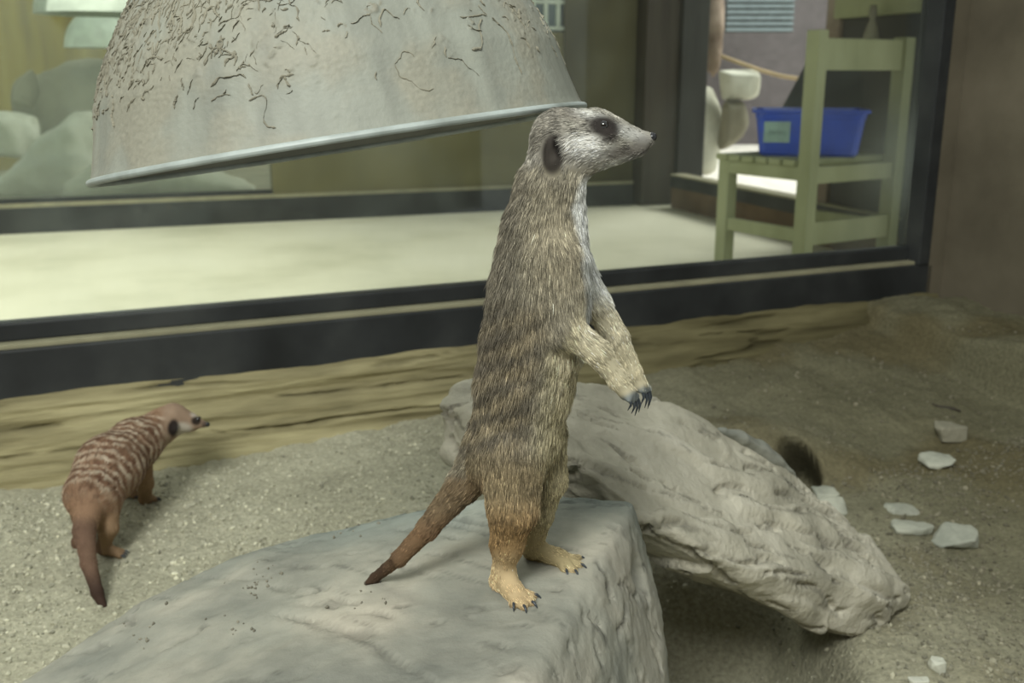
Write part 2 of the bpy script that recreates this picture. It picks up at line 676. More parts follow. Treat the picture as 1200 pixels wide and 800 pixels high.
# ------------------------------------------------------------------ window between enclosure and corridor
ZF = -0.15                                     # corridor floor
A0 = np.array([-0.757, 1.456, 0.0])
A1 = np.array([0.905, 2.18, 0.0])
E = (A1 - A0) / np.linalg.norm(A1 - A0)        # along the window
NB = np.array([-E[1], E[0], 0.0])              # away from the camera
QR = float((A1 - A0) @ E) + 0.005

win = struct(box_obj('window_1', M['frame'], A0, E, NB, EZ, (-0.75, 0.0, 0.07), (QR, 0.05, 0.205), bevel=0.003))
box_obj('window_ledge', M['ledge'], A0, E, NB, EZ, (-0.75, 0.008, 0.204), (QR, 0.055, 0.212), win, 0.002)
box_obj('glazing_bead', M['frame'], A0, E, NB, EZ, (-0.75, 0.028, 0.212), (QR - 0.045, 0.06, 0.240), win, 0.003)
box_obj('window_jamb', M['frame'], A0, E, NB, EZ, (QR - 0.045, -0.004, 0.205), (QR - 0.015, 0.06, 1.42), win, 0.003)
box_obj('window_jamb', M['concrete'], A0, E, NB, EZ, (QR - 0.015, 0.0, 0.07), (QR + 0.03, 0.06, 1.42), win, 0.003)
box_obj('window_jamb', M['frame'], A0, E, NB, EZ, (-0.78, 0.0, 0.07), (-0.75, 0.06, 1.42), win, 0.003)
box_obj('window_head', M['frame'], A0, E, NB, EZ, (-0.78, 0.0, 1.42), (QR + 0.03, 0.06, 1.50), win, 0.003)
box_obj('glass_pane', M['glass'], A0, E, NB, EZ, (-0.75, 0.040, 0.236), (QR - 0.045, 0.046, 1.42), win)

# right concrete wall
struct(box_obj('wall_right', M['concrete'], A0, E, NB, EZ, (QR + 0.028, -1.6, -0.2), (QR + 0.16, 0.06, 1.6)))

# unseen walls behind the camera and at left, added to cut low sky light
struct(box_obj('wall_front_unseen', M['concrete'], np.array([0, -1.5, 0]), EX, EY, EZ, (-3.2, 0, -0.2), (3.2, 0.1, 1.9)))
struct(box_obj('wall_left_unseen', M['concrete'], np.array([-1.75, 0, 0]), EX, EY, EZ, (-0.1, -1.4, -0.2), (0.0, 0.9, 1.5)))

# ------------------------------------------------------------------ enclosure ground
def sdist(x, y):
    """distance in front of the window, run along it"""
    dx, dy = x - A0[0], y - A0[1]
    return -(dx * NB[0] + dy * NB[1]), dx * E[0] + dy * E[1]


HOLE = None


def ground_z(x, y):
    s, q = sdist(x, y)
    p = np.stack([x, y, np.zeros_like(x)], -1)
    r = sstep(0.55, 1.3, q)
    zb = np.interp(q, [-0.5, 0.3, 0.65, 1.0, 1.4, 1.85], [0.0, 0.004, 0.026, 0.052, 0.088, 0.118])
    wdt = np.interp(q, [0, 0.8, 1.3, 1.9], [0.25, 0.40, 0.62, 0.75])
    z = zb * np.clip(1 - s / wdt, 0, 1.05) ** 1.3
    dr = QR - q                                   # distance from the right wall
    edge = 0.17 + 0.02 * perlin(p * 3 + 5)
    z = np.maximum(z, 0.098 * sstep(edge + 0.035, edge - 0.005, dr) * sstep(1.3, 1.0, s) + 0.035 * sstep(0.65, 0.15, dr) * sstep(1.3, 0.6, s))
    z = z + 0.012 * fbm(p * 4.5, 3) * (0.5 + r) + 0.0035 * fbm(p * 28, 3) + 0.0022 * fbm(p * 90, 2)
    z = z - 0.22 * np.exp(-((x - 0.20) / 0.14) ** 6 - ((y - 1.055) / 0.125) ** 6)      # pit added under the slab to make the hollow darker
    if HOLE is not None:                          # heap of earth over the burrow
        d2 = ((x - HOLE[0] + 0.06) / 0.17) ** 2 + ((y - HOLE[1] - 0.07) / 0.09) ** 2
        z = z + 0.045 * np.exp(-d2)
    return z


def on_ground(px, py):
    """where a photograph pixel meets the enclosure ground"""
    Ys = np.linspace(0.85, 2.4, 900)
    P_ = np.array([PW(px, py, Y) for Y in Ys])
    k = P_[:, 2] <= ground_z(P_[:, 0], P_[:, 1])
    return float(Ys[np.argmax(k)]) if k.any() else 2.0


HOLE = PW(936, 558, on_ground(936, 558))
gx = np.arange(-1.25, 1.75, 0.0055)
gy = np.arange(0.18, 2.45, 0.0055)
GX, GY = np.meshgrid(gx, gy, indexing='ij')
s_, q_ = sdist(GX.ravel(), GY.ravel())
GZ = ground_z(GX.ravel(), GY.ravel())
V = np.stack([GX.ravel(), GY.ravel(), GZ], 1)
# the burrow mouth runs back and down into the heap
dh = np.hypot((V[:, 0] - HOLE[0]) / 0.030, (V[:, 1] - HOLE[1]) / 0.048)
k = sstep(1.15, 0.62, dh)
V[:, 0] += 0.06 * k
V[:, 1] += 0.15 * k
V[:, 2] -= 0.12 * k
n1, n2 = GX.shape
ii = np.arange(n1 * n2).reshape(n1, n2)
Q = np.stack([ii[:-1, :-1].ravel(), ii[1:, :-1].ravel(), ii[1:, 1:].ravel(), ii[:-1, 1:].ravel()], 1)
keep = (s_[Q] > -0.03).all(1) & (q_[Q] < QR + 0.06).all(1)
Q = Q[keep]
used = np.zeros(len(V), bool)
used[Q.ravel()] = True
remap = np.cumsum(used) - 1
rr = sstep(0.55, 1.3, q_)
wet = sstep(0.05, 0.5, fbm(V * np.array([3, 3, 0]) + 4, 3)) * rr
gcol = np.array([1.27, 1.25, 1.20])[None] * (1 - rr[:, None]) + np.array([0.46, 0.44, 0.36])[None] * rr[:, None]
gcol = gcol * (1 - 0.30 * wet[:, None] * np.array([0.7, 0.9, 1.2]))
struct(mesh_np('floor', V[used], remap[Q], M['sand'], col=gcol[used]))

# layered faux-rock bank below the window
nq, npf = 460, 60
qs = np.linspace(-0.75, QR + 0.02, nq)
ts = np.linspace(0, 1, npf)
QQ, TT = np.meshgrid(qs, ts, indexing='ij')
qf, tf = QQ.ravel(), TT.ravel()
wid = np.interp(qf, [-0.75, -0.1, 0.3, 0.75, 1.0, 1.4, 1.85], [0.055, 0.05, 0.045, 0.05, 0.09, 0.13, 0.15]) * (1 + 0.20 * fbm(np.stack([qf * 4, qf * 0, qf * 0], 1), 3))
so = -0.002 + wid * tf
zo = 0.142 - 0.175 * tf + 0.010 * fbm(np.stack([qf * 5, tf, tf * 0], 1), 3)
lay = fbm(np.stack([qf * 2.2, tf * 0.4, zo * 38], 1), 4)
lay2 = ridged(np.stack([qf * 1.5, tf * 0.2, zo * 24 + 3], 1), 3)
so = so + (0.009 * lay - 0.009 * pct(lay2, .82, .97)) * np.minimum(tf * 6, 1)
P = A0[None] + qf[:, None] * E - so[:, None] * NB
P[:, 2] = zo
ii = np.arange(nq * npf).reshape(nq, npf)
Q = np.stack([ii[:-1, :-1].ravel(), ii[:-1, 1:].ravel(), ii[1:, 1:].ravel(), ii[1:, :-1].ravel()], 1)
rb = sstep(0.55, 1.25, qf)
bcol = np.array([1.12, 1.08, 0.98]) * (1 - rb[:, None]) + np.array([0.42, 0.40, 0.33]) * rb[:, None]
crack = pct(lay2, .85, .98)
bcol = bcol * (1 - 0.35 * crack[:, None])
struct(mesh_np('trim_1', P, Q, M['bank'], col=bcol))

# ------------------------------------------------------------------ corridor shell
B0 = PZ(0, 275, ZF)
B1 = PZ(742, 240, ZF)
EB = (B1 - B0) / np.linalg.norm(B1 - B0)
NBB = np.array([-EB[1], EB[0], 0.0])
LB = float(np.linalg.norm(B1 - B0))
G0 = PZ(786, 243, ZF)                                # foot of the end wall at its far corner
G1 = np.array([1.62, 3.92, ZF])
EG = (G1 - G0) / np.linalg.norm(G1 - G0)
LG = float(np.linalg.norm(G1 - G0))
NG = np.array([-EG[1], EG[0], 0.0])                  # to the outside


def qb(px):
    """run along the back wall at a photograph column"""
    u, k = (px - 600) / FPX, 0.985
    return float((u * B0[1] * k - B0[0]) / (EB[0] - u * EB[1] * k))


def qg(px):
    u, k = (px - 600) / FPX, 0.985
    return float((u * G0[1] * k - G0[0]) / (EG[0] - u * EG[1] * k))


struct(box_obj('floor_corridor', M['corridor'], np.array([0, 0, ZF]), E, NB, EZ, (-2.8, 1.55, -0.08), (3.3, 6.2, 0.0)))
struct(box_obj('ceiling_unseen', M['concrete'], np.array([0, 0, 0]), E, NB, EZ, (0.75, 1.70, 1.75), (3.3, 5.4, 1.83)))  # out of view, added over the right part to block sky and dim the chair
# back wall: plinth, glazed left half, plaster right half
qa, qm, qd = qb(-330), qb(318), qb(662)
bw = struct(box_obj('wall_back', M['frame'], B0, EB, NBB, EZ, (qa, 0, 0), (LB, 0.12, 0.125), bevel=0.004))
box_obj('plinth_cap', M['ledge'], B0, EB, NBB, EZ, (qa, 0.004, 0.125), (LB, 0.10, 0.142), bw)
w2 = struct(box_obj('window_2', M['glass2'], B0, EB, NBB, EZ, (qa, 0.05, 0.142), (qm, 0.06, 2.4)))
box_obj('window_edge', M['frame'], B0, EB, NBB, EZ, (qa, 0.045, 0.142), (qm, 0.066, 0.165), w2)
struct(box_obj('wall_olive', M['olive'], B0, EB, NBB, EZ, (qm, 0.03, 0.142), (qd, 0.12, 0.98)))
struct(box_obj('wall_dark', M['olive_dark'], B0, EB, NBB, EZ, (qd, 0.02, 0.142), (LB, 0.12, 2.4)))
# window reflection modelled as a solid panel and bars above the olive wall
w3 = struct(box_obj('window_reflection', M['louvre'], B0, EB, NBB, EZ, (qb(560), 0.06, 0.98), (qd, 0.10, 2.4)))
for k_ in range(3):
    box_obj('reflection_bar', M['enamel'], B0, EB, NBB, EZ, (qb(626 + k_ * 14), 0.04, 0.99), (qb(630 + k_ * 14), 0.06, 1.5), w3)
for k_ in range(2):
    box_obj('reflection_bar', M['enamel'], B0, EB, NBB, EZ, (qb(560), 0.035, 0.99 + 0.14 * k_), (qd, 0.06, 1.01 + 0.14 * k_), w3)
# corner posts
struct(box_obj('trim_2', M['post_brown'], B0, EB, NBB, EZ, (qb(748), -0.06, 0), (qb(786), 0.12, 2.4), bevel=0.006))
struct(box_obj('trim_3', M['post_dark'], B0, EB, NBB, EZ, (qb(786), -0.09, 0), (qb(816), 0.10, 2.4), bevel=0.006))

# end wall with the open doorway
ew = struct(box_obj('wall_end', M['plinth'], G0, EG, NG, EZ, (0.0, 0.0, 0), (LG, 0.10, 0.12)))
d1 = struct(box_obj('door_1', M['frame'], G0, EG, NG, EZ, (0.0, -0.01, 0.12), (LG, 0.08, 0.185), bevel=0.004))
box_obj('door_sill', M['ledge'], G0, EG, NG, EZ, (0.0, -0.012, 0.185), (LG, 0.08, 0.195), d1)
q0 = qg(972)
box_obj('door_panel', M['charcoal'], G0, EG, NG, EZ, (q0, 0.02, 0.195), (LG, 0.05, 2.4), d1, 0.003)
box_obj('door_stile', M['bark'], G0, EG, NG, EZ, (qg(957), 0.0, 0.195), (q0, 0.06, 2.4), d1, 0.004)
box_obj('door_rail', M['chair'], G0, EG, NG, EZ, (q0, -0.03, 0.98), (qg(1080), 0.02, 1.5), d1, 0.004)
fit = PW(1021, 40, 4.22)
bm = bmesh.new()
bm.free()
tube('door_hook', [fit + np.array([0, 0, z]) for z in (-0.02, 0.0, 0.03, 0.055, 0.075, 0.11)], [0.030, 0.028, 0.020, 0.010, 0.018, 0.012], M['grey_rock'], d1)

# outside ground beyond the doorway
struct(box_obj('floor_outside', M['white_ground'], G0, EG, NG, EZ, (-5, 0.06, -0.07), (4, 9, 0.004)))


# ------------------------------------------------------------------ stones
def hull_planes(pts):
    bm = bmesh.new()
    for p in pts:
        bm.verts.new(Vector(p))
    r = bmesh.ops.convex_hull(bm, input=bm.verts[:])
    bm.faces.ensure_lookup_table()
    bm.normal_update()
    c = np.mean(pts, 0)
    N, D, seen = [], [], set()
    for f in bm.faces:
        n = np.array(f.normal)
        p = np.array(f.verts[0].co)
        if np.linalg.norm(n) < 0.5:
            continue
        if (p - c) @ n < 0:
            n = -n
        key = tuple(np.round(np.append(n, n @ p), 2))
        if key in seen:
            continue
        seen.add(key)
        N.append(n)
        D.append(n @ p)
    bm.free()
    return np.array(N), np.array(D)


def hull_rock(name, pts, mat, h, rnd, disp, parent=None, carve=(), colf=None, sm=1):
    pts = np.array(pts, float)
    N, D = hull_planes(pts)
    lo, hi = pts.min(0) - 4 * h - rnd, pts.max(0) + 4 * h + rnd
    n = np.ceil((hi - lo) / h).astype(int) + 1
    X = np.stack(np.meshgrid(*[lo[i] + h * np.arange(n[i]) for i in range(3)], indexing='ij'), -1)
    F = np.full(n, -9.0)
    acc = np.zeros(n)
    for nn, dd in zip(N, D):
        f = X @ nn - dd
        m = np.maximum(F, f)
        acc = acc * np.exp((F - m) / rnd) + np.exp((f - m) / rnd)
        F = m
    F = F + rnd * np.log(acc) - 0.35 * rnd
    for c, r in carve:
        d = np.linalg.norm(X - c, axis=-1) - r
        F = np.maximum(F, -d)
    Vv, Qq = surfnet(F, lo, h)
    Vv = smooth_v(Vv, Qq, sm)
    o = mesh_np(name, Vv, Qq, mat, parent)
    v, nn = verts_np(o)
    if disp:
        set_verts(o, v + nn * disp(v, nn)[:, None])
    if colf:
        v2, n2 = verts_np(o)
        set_col(o, colf(v2, n2))
    return o


# big boulder under the standing meerkat
ZR = 0.265
bp = [PW(756, 574, .79), PW(690, 572, .80), PW(560, 577, .79), PW(400, 607, .80), PW(260, 652, .76), PW(130, 718, .70), PW(0, 802, .62), PW(-150, 905, .56),
      PW(610, 805, .505), PW(300, 830, .50), PW(690, 690, .63), PW(757, 614, .80), PW(752, 740, .69), PW(768, 800, .68), PW(800, 900, .67)]
bp += [np.array(p) for p in ((-.50, .40, -.02), (-.50, .62, -.02), (-.36, .92, -.02), (.05, .99, -.02), (.15, .80, -.02), (.14, .66, -.02), (.08, .40, -.02), (-.02, .40, .02), (0.0, .92, .17))]


def boulder_disp(v, n):
    p = v * np.array([1, 1, 1.3])
    d = 0.0060 * fbm(p * 7, 2) + 0.0016 * fbm(p * 34, 3) + 0.0007 * fbm(p * 130, 2)
    st = ridged(np.stack([p[:, 0] * 14 + p[:, 1] * 20, p[:, 1] * 5 - p[:, 0] * 3, p[:, 2] * 12], 1), 3)
    d -= 0.0035 * pct(st, .93, .995)
    a = fbm(v * 7 + 3, 3)
    d -= 0.003 * pct(ridged(v * np.array([6, 15, 12]) + 3 + 0.5 * a[:, None], 4), .955, .995)
    # keep the standing place and its neighbourhood nearly flat
    flat = np.exp(-(((v[:, 0] - 0.0) / 0.05) ** 2 + ((v[:, 1] - 0.63) / 0.05) ** 2)) * (n[:, 2] > 0.7)
    return d * (1 - 0.8 * flat)


def boulder_col(v, n):
    a = fbm(v * 7 + 3, 3)
    b = sstep(0.70, 0.83, v[:, 1] + 0.03 * a)            # darker, bluer tint towards the ridge
    c = np.array([1.0, 0.98, 0.93]) * (1 - b[:, None]) + np.array([0.74, 0.84, 0.86]) * b[:, None]
    st = ridged(np.stack([v[:, 0] * 14 + v[:, 1] * 20, v[:, 1] * 5 - v[:, 0] * 3, v[:, 2] * 16], 1), 3)
    cr = ridged(v * np.array([6, 15, 12]) + 3 + 0.5 * a[:, None], 4)
    pt = fbm(v * 45, 3)
    return c * (1 + 0.18 * a[:, None] + 0.10 * pt[:, None]) * (1 - 0.35 * pct(st, .93, .995)[:, None]) * (1 - 0.40 * pct(cr, .955, .995)[:, None])


boulder = hull_rock('boulder', bp, M['boulder'], 0.0034, 0.004, boulder_disp,
                    carve=[(PW(766, 672, .715), 0.022)], colf=boulder_col, sm=2)
from mathutils.bvhtree import BVHTree
BB = BVHTree.FromObject(boulder, bpy.context.evaluated_depsgraph_get())


def on_boulder(px, py):
    """where a photograph pixel meets the boulder"""
    d = PW(px, py, 1.0) - CAM
    h = BB.ray_cast(Vector(CAM), Vector(d / np.linalg.norm(d)))
    return (np.array(h[0]), np.array(h[1])) if h[0] is not None else (np.zeros(3), np.array([0, 0, -1.0]))


tag(boulder, 'large rounded grey boulder carrying the upright meerkat', 'rock')

# leaning slab behind it
sp_top = [PW(532, 450, .98), PW(560, 448, 1.0), PW(690, 445, 1.0), PW(770, 468, 1.03), PW(850, 497, 1.06), PW(925, 552, 1.10), PW(1000, 613, 1.10), PW(1074, 690, 1.06)]
sp_near = [PW(640, 520, .83), PW(668, 542, .83), PW(750, 613, .84), PW(835, 654, .84), PW(920, 664, .91), PW(975, 690, .965)]
sp_low = [PW(672, 578, .88), PW(750, 646, .88), PW(870, 704, .90), PW(962, 742, .97), PW(1002, 754, 1.0), PW(1070, 712, 1.055)]
sp_end = [PW(508, 468, .95), PW(512, 535, .93), PW(534, 553, .92), PW(575, 560, .90)]
sp_back = [PW(560, 500, 1.05), PW(690, 520, 1.08), PW(850, 590, 1.13), PW(1000, 670, 1.13), np.array([0.02, 1.17, 0.10]), np.array([0.19, 1.19, 0.04]), np.array([0.32, 1.16, 0.0]), np.array([0.38, 1.12, -0.01])]
SL = PW(1000, 660, 1.03) - PW(600, 490, .93)
SL /= np.linalg.norm(SL)
SWV = PW(850, 497, 1.06) - PW(835, 654, .88)
SNV = np.cross(SL, SWV)
SNV /= np.linalg.norm(SNV)
if SNV[2] < 0:
    SNV = -SNV
SW = np.cross(SNV, SL)


def slab_uvw(v):
    d = v - PW(700, 520, .93)
    return d @ SL, d @ SW, d @ SNV


def slab_parts(v):
    a, b, c = slab_uvw(v)
    wp = fbm(np.stack([a * 4, b * 7, c * 7], 1), 3)
    ph = b * 19 - a * 2.6 + 1.1 * wp + c * 12
    saw = ph - np.floor(ph)
    scale = sstep(0.0, 0.80, saw) * sstep(1.0, 0.95, saw)      # overlapping layers with a sharp broken lip
    msk = sstep(-0.35, 0.25, fbm(np.stack([a * 7 + 5, b * 12, c * 9], 1), 3))
    r = ridged(np.stack([a * 5 + b * 3, b * 36 - a * 7 + 1.3 * wp, c * 26], 1), 4)
    return scale * msk, r, wp


def slab_disp(v, n):
    sc, r, wp = slab_parts(v)
    a, b, c = slab_uvw(v)
    d = 0.0080 * sc + 0.0012 * wp + 0.0011 * fbm(np.stack([a * 25, b * 80, c * 80], 1), 3) + 0.0005 * fbm(v * 220, 2)
    return d - 0.006 * pct(r, .80, .97) - 0.003


def slab_col(v, n):
    sc, r, wp = slab_parts(v)
    col = np.array([1.06, 1.03, 0.97]) * (1 + 0.10 * wp[:, None])
    return col * (1 - 0.38 * pct(r, .80, .97)[:, None])


slab = hull_rock('stone_slab', sp_top + sp_near + sp_low + sp_end + sp_back, M['slab'], 0.0031, 0.0022, slab_disp,
                 carve=[(PW(500, 503, .94), 0.017)], colf=slab_col, sm=1)
tag(slab, 'long cracked stone slab leaning down to the gravel behind the boulder', 'rock')
# splinter peeling from its far edge
spl = hull_rock('rock_splinter', [PW(830, 499, 1.040), PW(862, 504, 1.045), PW(905, 527, 1.065), PW(940, 560, 1.085), PW(925, 588, 1.11), PW(880, 548, 1.085), PW(850, 520, 1.075),
                                  PW(870, 503, 1.08), PW(915, 532, 1.10), PW(930, 590, 1.12)], M['boulder'], 0.003, 0.002,
                lambda v, n: 0.003 * fbm(v * 40, 3), slab, colf=lambda v, n: np.tile([0.72, 0.74, 0.72], (len(v), 1)))


def loose_stone(name, px, py, Y, wpx, hpx, dep, seed, mat, label, cat='stone', group=None, pts=9, sink=0.3):
    """a faceted stone lying on the ground, sized from its outline"""
    r = np.random.default_rng(seed)
    c = PW(px, py, Y)
    m = depth(c) / FPX
    a, b, cc = wpx * m / 2, dep / 2, hpx * m / 2
    P_ = r.normal(size=(pts * 2, 3))
    P_ /= np.linalg.norm(P_, axis=1)[:, None]
    P_ = np.sign(P_) * np.abs(P_) ** 0.6
    P_[:, 2] = np.clip(P_[:, 2], -1, r.uniform(0.5, 0.9))
    P_ = P_ * np.array([a, b, cc]) + c
    h = max(a, b, cc) / 18
    o = hull_rock(name, P_, mat, h, h * 0.35, lambda v, n: h * 0.8 * fbm(v / (h * 9), 3), sm=0)
    return tag(o, label, cat, group)


def gstone(px, py, wpx, hpx, dep, seed, label, mat=None, group=None, cat='stone'):
    Y = on_ground(px, py + hpx * 0.30)
    return loose_stone('stone', px, py, Y, wpx, hpx, dep, seed, mat or M['stone'], label, cat, group)


gstone(1060, 597, 52, 17, 0.034, 5, 'pale stone farthest back of the three lying close together')
gstone(1070, 617, 58, 17, 0.034, 8, 'flat pale stone with a cracked top at the front left of the close trio')
gstone(1118, 628, 58, 28, 0.05, 12, 'blocky pale stone at the right end of the close trio')
gstone(966, 578, 34, 14, 0.04, 21, 'small pale stone behind the low end of the slab, next to the burrow')
gstone(968, 592, 56, 26, 0.04, 23, 'pale stone wedged against the far edge of the slab')
gstone(1099, 539, 42, 16, 0.05, 31, 'flat bluish stone half buried behind the close trio')
gstone(1113, 505, 40, 26, 0.05, 35, 'brown lump of earth on the slope by the right wall', M['grey_rock'], None, 'clod')
gstone(1098, 779, 20, 20, 0.018, 41, 'tiny white pebble below the slab tip, near the bottom edge', M['pale_rock'])
gstone(1076, 797, 26, 14, 0.018, 43, 'tiny pale pebble cut by the bottom edge of the picture', M['pale_rock'])
# twig-like fragments
def twig(pts, r, label, mat):
    P_ = [PW(px, py, on_ground(px, py) - 0.004) for px, py in pts]
    return tag(tube('twig', P_, r, mat, n=6), label, 'twig')


twig([(1092, 473), (1104, 477), (1118, 479), (1126, 482)], [0.0015, 0.003, 0.0035, 0.0012], 'short dark twig on the slope near the right wall', M['post_brown'])

# gravel grains
ico = bmesh.new()
bmesh.ops.create_icosphere(ico, subdivisions=1, radius=1.0)
IV = np.array([v.co[:] for v in ico.verts])
IF = np.array([[v.index for v in f.verts] for f in ico.faces])
ico.free()
ng = 26000
xs, ys = [], []
while len(xs) < ng:
    x, y = RNG.uniform(-1.0, 1.2), RNG.uniform(0.8, 1.95)
    s, q = sdist(x, y)
    if s < 0.07 and RNG.random() > 0.06:
        continue
    if -0.48 < x < 0.13 and 0.42 < y < 0.93 and y - 0.62 < 2.1 * (x + 0.5):
        continue
    if q > QR - 0.05 or (q > 0.95 and s < 0.5 and RNG.random() > 0.15) or perlin(np.array([[x * 5, y * 5, 2.0]]))[0] < RNG.uniform(-0.9, 0.25):
        continue
    if math.hypot(x - HOLE[0], y - HOLE[1]) < 0.045:
        continue
    xs.append(x)
    ys.append(y)
xs, ys = np.array(xs), np.array(ys)
zs = ground_z(xs, ys)
rs = 0.0011 + 0.0022 * RNG.random(ng) ** 3
rt = RNG.uniform(0.6, 1.4, (ng, 1, 3)) * (1 + 0.25 * RNG.normal(size=(ng, len(IV), 3)))
GV = IV[None] * rt * rs[:, None, None] + np.stack([xs, ys, zs + rs * 0.3], 1)[:, None]
GF = IF[None] + (np.arange(ng) * len(IV))[:, None, None]
sg, qgv = sdist(xs, ys)
rg = sstep(0.5, 1.2, qgv)
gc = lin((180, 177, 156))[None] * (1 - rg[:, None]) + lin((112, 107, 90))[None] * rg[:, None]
gc = gc * np.exp(RNG.normal(0.0, 0.24, (ng, 1)))
# a few crumbs lying on the boulder
for bx_, by_, k_ in ((305, 672, 16), (300, 690, 10), (165, 745, 8), (405, 620, 14), (270, 730, 10), (150, 720, 6), (430, 700, 8)):
    for _ in range(k_):
        cp_, cn_ = on_boulder(bx_ + RNG.normal(0, 16), by_ + RNG.normal(0, 9))
        if cn_[2] > 0.5:
            r_ = RNG.uniform(0.0005, 0.0014)
            GF = np.concatenate([GF, IF[None] + GV.reshape(-1, 3).shape[0]])
            GV = np.concatenate([GV, (IV * RNG.uniform(0.6, 1.4, (1, 3)) * (1 + 0.2 * RNG.normal(size=(len(IV), 3))) * r_ + cp_ + cn_ * r_ * 0.4)[None]])
            gc = np.concatenate([gc, lin((128, 124, 110))[None] * RNG.uniform(0.7, 1.2)])
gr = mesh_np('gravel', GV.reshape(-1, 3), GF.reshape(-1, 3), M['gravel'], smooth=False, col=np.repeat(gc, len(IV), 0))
gr['kind'] = 'stuff'
tag(gr, 'loose sandy gravel grains scattered over the enclosure ground', 'gravel')

# ------------------------------------------------------------------ heat lamp shade
def lamp_frame(px1, py1, px2, py2, Yc, open_deg):
    cx, cy = (px1 + px2) / 2, (py1 + py2) / 2
    c = PW(cx, cy, Yc)
    wv = (c - CAM) / np.linalg.norm(c - CAM)
    e1 = PW(px2, py2, Yc) - PW(px1, py1, Yc)
    a = e1 - (e1 @ wv) * wv
    R = np.linalg.norm(a) / 2
    a /= np.linalg.norm(a)
    b = np.cross(wv, a)
    if b[2] < 0:
        b = -b
    t = math.radians(open_deg)
    ax = b * math.cos(t) + wv * math.sin(t)
    qn = -wv * math.cos(t) + b * math.sin(t)
    return c, R, a, qn, ax


def lathe(name, c, a, q, ax, prof, n, mat, parent=None, dispf=None, colf=None):
    prof = np.array(prof)
    th = np.linspace(0, 2 * np.pi, n, endpoint=False)
    m = len(prof)
    ra, hh = np.repeat(prof[:, 0], n), np.repeat(prof[:, 1], n)
    tt = np.tile(th, m)
    rad = np.cos(tt)[:, None] * a + np.sin(tt)[:, None] * q
    V_ = c + ra[:, None] * rad + hh[:, None] * ax
    i = np.arange(m * n).reshape(m, n)
    j = np.roll(i, -1, 1)
    Q_ = np.stack([i[:-1].ravel(), j[:-1].ravel(), j[1:].ravel(), i[1:].ravel()], 1)
    if np.dot(np.cross(a, q), ax) < 0:
        Q_ = Q_[:, ::-1]
    cl = None
    if dispf is not None:
        d, cl = dispf(V_, tt, ra, hh)
        V_ = V_ + d[:, None] * rad
    return mesh_np(name, V_, Q_, mat, parent, col=cl)


lc, LR, la, lq, lax = lamp_frame(119, 214, 688, 124, 0.745, 1.35)
lamp = empty('heat_lamp', lc, 'big mud-crusted metal heat lamp shade hanging over the upright meerkat', 'lamp')
ks = np.array([(.988, 0), (.975, .03), (.945, .139), (.918, .26), (.868, .38), (.800, .50), (.705, .64), (.61, .74), (.50, .835), (.38, .91), (.28, .955), (.20, .985), (.165, 1.01)])
hs = np.concatenate([np.linspace(0, 0.72, 150), np.linspace(0.73, 1.01, 30)])
rs_ = np.interp(hs, ks[:, 1], ks[:, 0])
for _ in range(6):
    rs_[1:-1] = (rs_[:-2] + rs_[1:-1] * 2 + rs_[2:]) / 4
outer = np.stack([rs_, hs], 1) * LR


def mud(V_, tt, ra, hh):
    h = hh / LR
    ang = tt                                           # pi is the low left end, pi/2 faces the camera
    s = ang * 0.95
    p = np.stack([s * 3 + h * 1.2, h * 3 - s * 0.6, ang * 0], 1)
    big = fbm(p * 1.1 + 2, 4)
    left = sstep(1.2, 2.9, ang)
    low = sstep(0.10, 0.45, h)
    # diagonal dried streaks
    w3 = np.stack([big, -big, big], 1)
    da = np.stack([(s + 0.55 * h) * 15, (h - 0.55 * s) * 4.2, ang * 0 + 4], 1)
    streak = ridged(da + 0.8 * w3, 3)
    db = np.stack([(s - 0.7 * h) * 6, (h + 0.5 * s) * 5, ang * 0 + 9], 1)
    vein = ridged(db + 0.8 * w3, 4)
    fine = fbm(np.stack([s * 60, h * 60, ang * 0], 1), 3)
    zone = np.clip(0.20 + left + 0.5 * sstep(0.1, 0.6, big), 0, 1) * low
    brk = sstep(-0.25, 0.25, fbm(np.stack([s * 14 + 7, h * 14, ang * 0], 1), 2))
    m = pct(streak, .86, .97) * zone * brk
    m2 = pct(vein, .91, .985) * (0.15 + 0.85 * low) * brk
    crust = sstep(-0.35, 0.45, big + 0.5 * left - 0.1)
    ridge = np.maximum(m, m2) * (0.7 + 0.8 * fine)
    d = LR * (0.011 * ridge + 0.0022 * crust * (0.7 + 0.5 * fine) + 0.0004 * fine)
    metal = lin((134, 137, 127)) * (1 + 0.28 * fbm(np.stack([s * 9, h * 2, ang * 0], 1), 3)[:, None])
    mudc = lin((140, 136, 120)) * (1 + 0.16 * fine[:, None])
    k_ = np.clip(np.maximum(0.15 + 0.6 * crust, np.maximum(m, m2)), 0, 1)[:, None]
    col = metal * (1 - k_) + mudc * k_
    return d, col * (1 - 0.25 * np.clip(ridge, 0, 1)[:, None])


lathe('lamp_shade', lc, la, lq, lax, outer, 900, M['shade'], lamp, mud)
